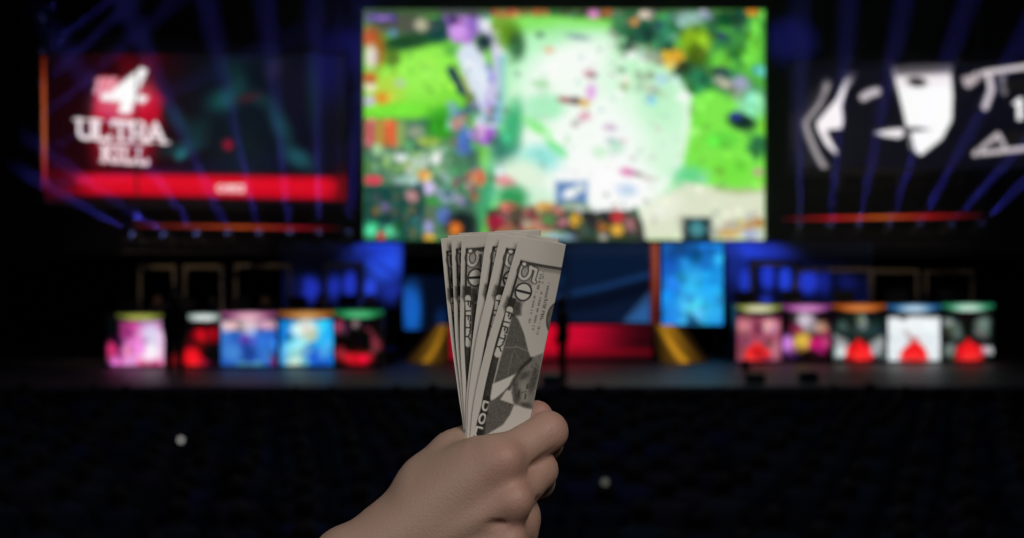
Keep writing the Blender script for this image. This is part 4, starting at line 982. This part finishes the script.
RIGHT = [
 [(566, 244.5, 26), (557.5, 290, 24), (546.5, 340, 20), (531.5, 414, 10), (524, 455, 5), (515, 510, 4), (508, 556, 4)],
 [(559, 238.8, 29), (551, 290, 27), (541, 340, 23), (528, 414, 12), (521, 455, 7), (513, 510, 6), (507, 554, 6)],
 [(541, 229.5, 32), (534, 290, 30), (527, 340, 25), (520, 414, 14), (515, 455, 9), (510, 510, 8), (505, 552, 8)],
 [(512, 231, 52), (506, 290, 47), (506, 340, 38), (509, 414, 18), (511, 455, 11), (508, 510, 10), (503, 550, 9)],
 [(496, 231.5, 58), (496, 290, 52), (499, 340, 41), (505, 414, 20), (507, 455, 13), (506, 510, 12), (501, 550, 11)],
 [(484, 233, 64), (487, 290, 56), (492, 340, 45), (501, 414, 22), (504, 455, 15), (504, 510, 13), (499, 550, 12)]]
NS, NT = 100, 400
tt = np.linspace(0, 156, NT); ss = np.linspace(0, 1, NS)
_, UL, _ = curve(LEFT[0])(tt); _, UR, _ = curve(RIGHT[0])(tt)
UV = UL[None]*(1-ss)[:, None, None]+UR[None]*ss[:, None, None]
PAPER = '#dcd5c9'; INK = '#34312b'
cv = Canvas(UV[..., 0], UV[..., 1], PAPER)
Sg, Tg = np.meshgrid(ss*33, tt, indexing='ij')
gr = rng.random((NS, NT))
gr2 = .5+.5*np.sin(Sg*9+2*np.sin(Tg*1.7))*np.sin(Tg*8+2*np.sin(Sg*2.1))
def inked(a, tone, amp=.35):
    """engraved tone: ink broken up by fine lines"""
    cv.mix(np.clip(a*(tone-amp+amp*2*(.5*gr+.5*gr2)), 0, 1), INK)
def mask_poly(pts, soft=1.2):
    c = Canvas(cv.X, cv.Y, '#000000'); c.poly(pts, '#ffffff', 1, soft); return c.img[..., 0]
def mask_line(pts, w_, soft=1.0):
    c = Canvas(cv.X, cv.Y, '#000000'); c.line(pts, w_, '#ffffff', 1, soft); return c.img[..., 0]
def mask_blob(*a, **k):
    c = Canvas(cv.X, cv.Y, '#000000'); c.blob(*a[:4], '#ffffff', 1, *a[4:], **k); return c.img[..., 0]
# frame of the note: dark band along the bottom edge (left here) and across the end
band = (np.clip((Sg-4.0)/.4, 0, 1)*np.clip((np.where(Tg < 31, 5.6, 8.2)-Sg)/.4, 0, 1))*np.clip((Tg-11.6)/.4, 0, 1)
inked(band, .88, .25)
endb = np.clip((Tg-11.8)/.3, 0, 1)*np.clip((13.8-Tg)/.3, 0, 1)*np.clip((Sg-4.0)/.4, 0, 1); inked(endb, .8, .3)
inked(np.clip((Tg-13.8)/.3, 0, 1)*np.clip((16.0-Tg)/1.5, 0, 1)*np.clip((Sg-4.0)/.4, 0, 1), .3, .2)
# guilloche ground around the numerals and below
inked(mask_poly([(520, 259), (536, 263), (530, 284), (520, 306), (507, 312), (506, 300)], 2), .26, .22)
inked(mask_poly([(507, 296), (519, 302), (519, 314), (505, 318), (503, 306)], 3), .75, .3)
# numerals 50, turned a quarter
ux, uy = np.array([14.5, 3.4]), np.array([-4.4, 17.0])      # up of the note (to the right here) and reading direction (down)
def gl(p, o): return (o[0]+p[1]*ux[0]+p[0]*uy[0], o[1]+p[1]*ux[1]+p[0]*uy[1])
o5 = (521.2, 262.2)
five = [[(.92, 1.04), (.86, .92), (.22, .94), (.16, .56)]]
five2 = [(.14, .54)]+arc(.46, .27, .44, .33, 125, -170, 18)
for w_, c in ((4.6, '#2a2825'), (3.0, '#e2dbcf')):
    for st in five: cv.line([gl(q, o5) for q in st], w_, c, 1, .8)
    cv.line([gl(q, o5) for q in five2], w_, c, 1, .8)
cv.blob(*gl((.06, .12), o5), 2.8, 2.8, '#242220', 1, 0, .3); cv.blob(*gl((.06, .12), o5), 1.9, 1.9, '#e6e0d4', 1, 0, .3)
o0 = gl((.5, .5), (516.3, 281.0))
zero = [gl(q, (516.3, 281.0)) for q in arc(.5, .5, .5, .5, 0, 360, 28)]
cv.poly(zero, '#e6e0d4', 1, 1); cv.line(zero, 1.5, '#242220', 1, .8)
cv.line([gl((.5, .12), (516.3, 281)), gl((.5, .88), (516.3, 281))], 2.4, '#242220', 1, .8)
inked(np.clip((Sg-4.0)/.3, 0, 1)*np.clip((5.6-Sg)/.3, 0, 1)*np.clip((Tg-11.6)/.4, 0, 1), .8, .3)
# FIFTY on a white ribbon, then DOLLARS in big white letters
rib = [(508.5, 309), (504.5, 327), (500, 343), (496.5, 354)]
cv.line(rib, 6.0, '#e2dccf', 1, 1)
cv.text('FIFTY', (506.0, 310.5), (-2.4, 8.6), (4.6, 1.2), 1.02, 1.25, '#26241f', 1, 0, .7)
inked(mask_line([(492.5, 369), (490, 380), (488, 394)], 5, 1.5), .55, .45)
cv.line([(486.5, 399), (481, 420), (475.5, 445)], 7.5, '#2c2a26', 1, 1)
cv.text('DOLLARS', (484.0, 399.5), (-3.3, 12.4), (5.4, 1.3), 1.03, 2.0, '#e8e2d6', 1, 0, .7)
# portrait: coat, shirt, head
inked(mask_poly([(511, 313), (516, 318), (522, 333), (526.5, 350), (531, 360), (522, 367), (514, 373), (500, 380), (493, 383), (498, 362), (503, 344)], 1.5), .70, .22)
cv.line([(504, 347), (516, 346), (527, 351)], 1.0, '#b0aa9c', .7, 1); cv.line([(506, 374), (511, 352)], .8, '#b0aa9c', .5, 1); cv.line([(512, 349), (520, 362)], .8, '#b0aa9c', .4, 1)
inked(mask_poly([(511, 384), (504, 391), (499, 399), (508, 402), (513, 404), (509, 414), (502, 424), (486, 434), (480, 440), (484, 422), (488, 402), (496, 396), (504, 388)], 1.5), .70, .25)
cv.poly([(491.5, 383.5), (514, 373.5), (510, 381), (503, 390), (494, 398), (489.5, 399.5)], '#e4ded2', 1, 1.5)
inked(mask_line([(508, 388), (513, 378), (521, 366), (530, 358)], 3.2, 2), .75, .25)
inked(mask_poly([(530, 357), (543, 353), (541, 364), (536, 390), (532, 409), (522, 407), (513.5, 403), (510, 392), (512, 380), (519, 367)], 2), .50, .34)
cv.blob(524, 391, 8.5, 11, '#a8a294', .8, 12, .5)
inked(mask_blob(516, 396, 3.5, 7, 12, .7), .7, .3); inked(mask_blob(514, 386, 2.5, 6, 10, .7), .55, .3)
inked(mask_line([(526.5, 384), (526.0, 388)], 1.6, 1.2), .8, .15); inked(mask_line([(525.0, 394), (524.2, 398)], 1.6, 1.2), .8, .15); inked(mask_line([(528.6, 383), (528.0, 388.6)], 1.1, 1.2), .6, .2)
inked(mask_line([(525.5, 391), (521, 392)], 1.2, 1.2), .55, .2); inked(mask_line([(518.2, 389.5), (517.6, 395)], 1.2, 1), .85, .1)
inked(mask_blob(533, 380, 3.5, 14, 13, .6), .62, .35); inked(mask_blob(523, 375, 6, 3, -30, .7), .55, .3); inked(mask_blob(526, 405, 6, 2.5, 20, .7), .6, .3)
# small print and seal
for k, (x0, y0, x1, y1, w_) in enumerate([(538.5, 274, 535, 290, 2.4), (533, 292, 527, 322, 2.0), (539.5, 291, 531, 330, 2.0), (547, 283, 536, 334, 2.2), (545.5, 299, 541, 318, 1.8), (541, 271, 540.5, 282, 1.4)]):
    ln = mask_line([(x0, y0), (x1, y1)], w_, 1)
    inked(ln*(rng.random(NT)[None, :] > .35)*(np.sin(Tg*(7+k))*.5+.6), .75, .25)
c = Canvas(cv.X, cv.Y, '#000000'); c.blob(558, 320, 12, 17, '#ffffff', 1, 0, .08); inked(c.img[..., 0], .58, .3)
c = Canvas(cv.X, cv.Y, '#000000'); c.line(arc(558, 320, 12, 17, 0, 360, 30), 1.6, '#ffffff'); inked(c.img[..., 0], .7, .2)
print_front = lin(np.clip(cv.img, 0, 1))
# the other half of the face, seen only from behind
cb_ = Canvas(Sg, Tg, PAPER); S2 = Sg
a_ = np.clip((Sg-5)/.4, 0, 1)*np.clip((9-Sg)/.4, 0, 1)*np.clip((Tg-11)/.4, 0, 1)*np.clip((145-Tg)/.4, 0, 1); cb_.mix(np.clip(a_*(.6+.4*gr2), 0, 1), '#4a5346')
a_ = np.clip((Sg-12)/.5, 0, 1)*np.clip((Tg-50)/.5, 0, 1)*np.clip((105-Tg)/.5, 0, 1); cb_.mix(np.clip(a_*(.3+.5*gr2), 0, 1), '#4a5346')
print_back = lin(np.clip(cb_.img, 0, 1))
NOTE = attr_mat('banknote_paper', .75, .25)
bill_labels = ['frontmost banknote of the fan, its portrait and 50 in full view', 'banknote directly behind the frontmost, its own 50 partly covered', 'banknote showing only a narrow dark strip between the two partly covered 50s', 'banknote with a 50 at the left of the fan, fourth from the front', 'banknote showing a thin dark strip just left of the leftmost 50', 'leftmost and rearmost banknote of the fan']
for b in range(6):
    PL, _, _ = curve(LEFT[b])(tt); PR, _, _ = curve(RIGHT[b])(tt)
    rows = []; cols = []
    bulge = .0022*(1-b*.1)
    nrm = np.cross(PR-PL, np.gradient(PL, axis=0)); nrm /= np.linalg.norm(nrm, axis=1)[:, None]
    if nrm[0, 1] > 0: nrm = -nrm
    shift = 0 if b < 3 else 5; ts = np.clip(np.arange(NT)+(0 if b == 0 else 13), 0, NT-1)
    for i in range(NS):
        s = ss[i]; rows.append(PL*(1-s)+PR*s+nrm*(bulge*math.sin(math.pi*s))); cols.append(print_front[min(i+shift, NS-1)][ts])
    # fold and rear leaf
    up = np.array([0.0012, 0.004, 0.0018 if b not in (2,) else 0.0035])
    back = PL+np.array([.0035, .0022, .0016])
    for k, s in enumerate(np.linspace(0, 1, 34)[1:]):
        off = np.array([0, .0012, 0.0])*min(1, s*8)
        rows.append(PR*(1-s)+back*s+off-nrm*(bulge*.2*math.sin(math.pi*s))); cols.append(print_back[NS-1-int(round(s*(NS-1)))])
    Vv = np.stack(rows, 0)
    o0_ = Vv[0, 0].copy()
    o = link_mesh('banknote', (Vv-o0_).reshape(-1, 3), grid_faces(Vv.shape[0], NT), NOTE, None, True, np.stack(cols, 0).reshape(-1, 3))
    o.location = o0_
    md = o.modifiers.new('thickness', 'SOLIDIFY'); md.thickness = .00012; md.offset = 0
    tag(o, bill_labels[b], 'banknote', 'fan of folded banknotes')

# ------------------------------------------------------------------ the hand
def hp(u, v, w_): return np.array(wp(u, v, FOCUS+w_*.0005), np.float32)
def build_hand():
    h = .0011
    lo = np.array([-.30, FOCUS-.065, CZ-.335]); hi = np.array([.045, FOCUS+.055, CZ-.055])
    P = field_grid(lo, hi, h)
    mm = .001
    def S_(a, b, r1, r2): return seg_d(P, hp(*a), hp(*b), r1*mm, r2*mm)
    def chain(lst, k):
        d = None
        for a, b, r1, r2 in lst:
            q = S_(a, b, r1, r2); d = q if d is None else smin(d, q, k*mm)
        return d
    W1, W2 = (350, 566, -6), (374, 608, -4)
    MI, MM, MR, MP = (497, 463, -38), (508, 502, -41), (503, 545, -36), (486, 586, -26)
    palm = chain([(W1, MI, 17, 11.5), (W1, MM, 17, 11.5), (W2, MR, 18, 11), (W2, MP, 17, 11),
                  ((400, 545, 0), (470, 480, -22), 17, 12), ((420, 560, 2), (480, 540, -22), 16, 12),
                  ((430, 500, -10), MI, 15, 11)], 9)
    fore = chain([(W1, (234, 676, 10), 17.5, 20), (W2, (240, 705, 12), 20, 28), ((234, 676, 10), (76, 812, 20), 20, 29), ((240, 705, 12), (90, 830, 20), 28, 34)], 7)
    palm = smin(palm, fore, 9*mm)
    # thumb: root muscle, then up behind the notes
    thumb = chain([((394, 552, 6), (454, 455, 15), 16.5, 12.0), ((454, 455, 15), (488, 433, 34), 11.8, 9.8), ((488, 432, 34), (536.5, 417.0, 36), 9.8, 8.6)], 4)
    web = chain([((430, 480, 8), (478, 462, -22), 14, 11.5), ((388, 529, 4), (424, 490, 8), 13.5, 12.0), ((424, 490, 8), (446, 473, 8), 12.0, 12.0)], 8)
    palm = smin(smin(palm, web, 9*mm), thumb, 6*mm)
    index = chain([(MI, (547.5, 431.5, -6), 11.0, 9.9), ((547.5, 431.5, -6), (546, 443, 42), 9.6, 8.5), ((546, 443, 42), (512, 452, 58), 8.4, 7.2)], 3)
    mid = chain([(MM, (538.5, 470, -6), 10.6, 9.3), ((538.5, 470, -6), (538, 482, 44), 9.2, 8.4), ((538, 482, 44), (504, 490, 58), 8.3, 7.2)], 3)
    ring = chain([((519.0, 511, -2), (519.3, 531, -2), 9.7, 9.7), (MR, (520, 518, -2), 10.5, 9.6), ((520, 518, -2), (520, 532, 44), 9.2, 8), ((521, 530, 44), (490, 534, 56), 8, 7)], 3)
    pinky = chain([(MP, (512, 566, 2), 9, 8), ((512, 566, 2), (510, 572, 38), 7.8, 7), ((510, 572, 38), (484, 572, 48), 7, 6)], 3)
    fing = smin(smin(smin(index, mid, 2.2*mm), ring, 2.2*mm), pinky, 2*mm)
    d = smin(palm, fing, 5*mm)
    # knuckle heads and faint tendons
    for (a, r) in ((( 507, 458, -52), 5.6), ((517, 499, -55), 6.0), ((511, 540, -47), 5.6)):
        d = smin(d, S_(a, a, r, r), 6*mm)
    for a, b in (((500, 462, -56), (392, 552, -30)), ((508, 502, -60), (396, 566, -34)), ((503, 545, -53), (400, 585, -32))):
        d = smin(d, S_(a, b, 2.6, 3.5), 5*mm)
    # the hollow between index and middle knuckle, and below the middle knuckle
    def smax(a, b, k): return -smin(-a, -b, k)
    d = smax(d, -S_((531, 467, -34), (556, 452.5, -26), 1.6, 1.2), 3.5*mm)
    d = smax(d, -S_((484, 529, -66), (538, 503, -36), .5, 2.2), 4*mm)
    V, Fc = surface_nets(d, lo, h)
    # relax the skin a little
    nV = len(V); e = np.concatenate([Fc[:, [0, 1]], Fc[:, [1, 2]], Fc[:, [2, 3]], Fc[:, [3, 0]]])
    deg = np.bincount(e.ravel(), minlength=nV)[:, None]
    for it in range(6):
        acc = np.zeros_like(V)
        for k in range(3):
            acc[:, k] = np.bincount(e[:, 0], V[e[:, 1], k], nV)+np.bincount(e[:, 1], V[e[:, 0], k], nV)
        V = V+(acc/np.maximum(deg, 1)-V)*(.5 if it % 2 == 0 else -.48)
    # skin colour: a little redder at knuckles and finger ends
    base = lin(hexc('#be9d89')); red = lin(hexc('#c0907e')); pink = lin(hexc('#d0958a'))
    cs = np.tile(base, (nV, 1))
    for a, r, c in (((510, 459, -60), .014, red), ((518, 500, -60), .014, red), ((549, 431, -10), .014, red), ((540, 470, -8), .013, red), ((538, 412, 34), .014, pink), ((518, 530, -40), .02, red)):
        wgt = np.exp(-(np.linalg.norm(V-hp(*a), axis=1)/r)**2)[:, None]*.7; cs = cs*(1-wgt)+c*wgt
    return V, Fc, cs
V, Fc, cs = build_hand()
sk = attr_mat('skin', .5, .38); nt = sk.node_tree; bs = nt.nodes['Principled BSDF']
bs.inputs['Subsurface Weight'].default_value = .12; bs.inputs['Subsurface Radius'].default_value = (.004, .0015, .0008)
bs.inputs['Subsurface Scale'].default_value = 1.0
tc = nt.nodes.new('ShaderNodeTexCoord'); vo = nt.nodes.new('ShaderNodeTexVoronoi'); vo.inputs['Scale'].default_value = 700
nz = nt.nodes.new('ShaderNodeTexNoise'); nz.inputs['Scale'].default_value = 90; nz.inputs['Detail'].default_value = 6
ad = nt.nodes.new('ShaderNodeMath'); ad.operation = 'ADD'
bp = nt.nodes.new('ShaderNodeBump'); bp.inputs['Strength'].default_value = .14; bp.inputs['Distance'].default_value = .0012
nt.links.new(tc.outputs['Object'], vo.inputs['Vector']); nt.links.new(tc.outputs['Object'], nz.inputs['Vector'])
nt.links.new(vo.outputs['Distance'], ad.inputs[0]); nt.links.new(nz.outputs['Fac'], ad.inputs[1])
nt.links.new(ad.outputs[0], bp.inputs['Height']); nt.links.new(bp.outputs[0], bs.inputs['Normal'])
o0_ = V.mean(0)
hand = link_mesh('person', V-o0_, Fc, sk, None, True, cs); hand.location = o0_
tag(hand, 'bare forearm and hand in the foreground gripping a fan of banknotes', 'hand')
# thumb nail on the far side of the thumb tip
nv = []; c_ = hp(533, 419, 51.5)-o0_
for i in range(9):
    for k in range(9):
        a_ = (i/8-.5)*2; b_ = (k/8-.5)*2
        sc = 1-.18*max(0, b_)**3
        nv.append(c_+np.array([.0058*b_*.97, .0012-.0028*a_*a_-.0012*b_*b_, .0050*a_*sc+.0016*b_]))
nm = noise_mat('nail', (.62, .42, .36), (.66, .46, .40), 200, .3)
o = link_mesh('fingernail', nv, grid_faces(9, 9), nm, hand, True)
md = o.modifiers.new('thickness', 'SOLIDIFY'); md.thickness = .0006

# ------------------------------------------------------------------ thin stage haze that the beams show up in
hz = bpy.data.materials.new('stage_haze'); hz.use_nodes = True; nt = hz.node_tree; nt.nodes.clear()
out = nt.nodes.new('ShaderNodeOutputMaterial'); vs_ = nt.nodes.new('ShaderNodeVolumeScatter'); vs_.inputs['Density'].default_value = .012
vs_.inputs['Color'].default_value = (.9, .92, 1, 1); vs_.inputs['Anisotropy'].default_value = .0
nt.links.new(vs_.outputs[0], out.inputs['Volume'])
o = MB().box((0, 29.1, 7.6), (30, 3.4, 7.6), bevel=0).build('haze', hz)
tag(o, 'thin haze hanging before the screens', 'haze', None, 'stuff')
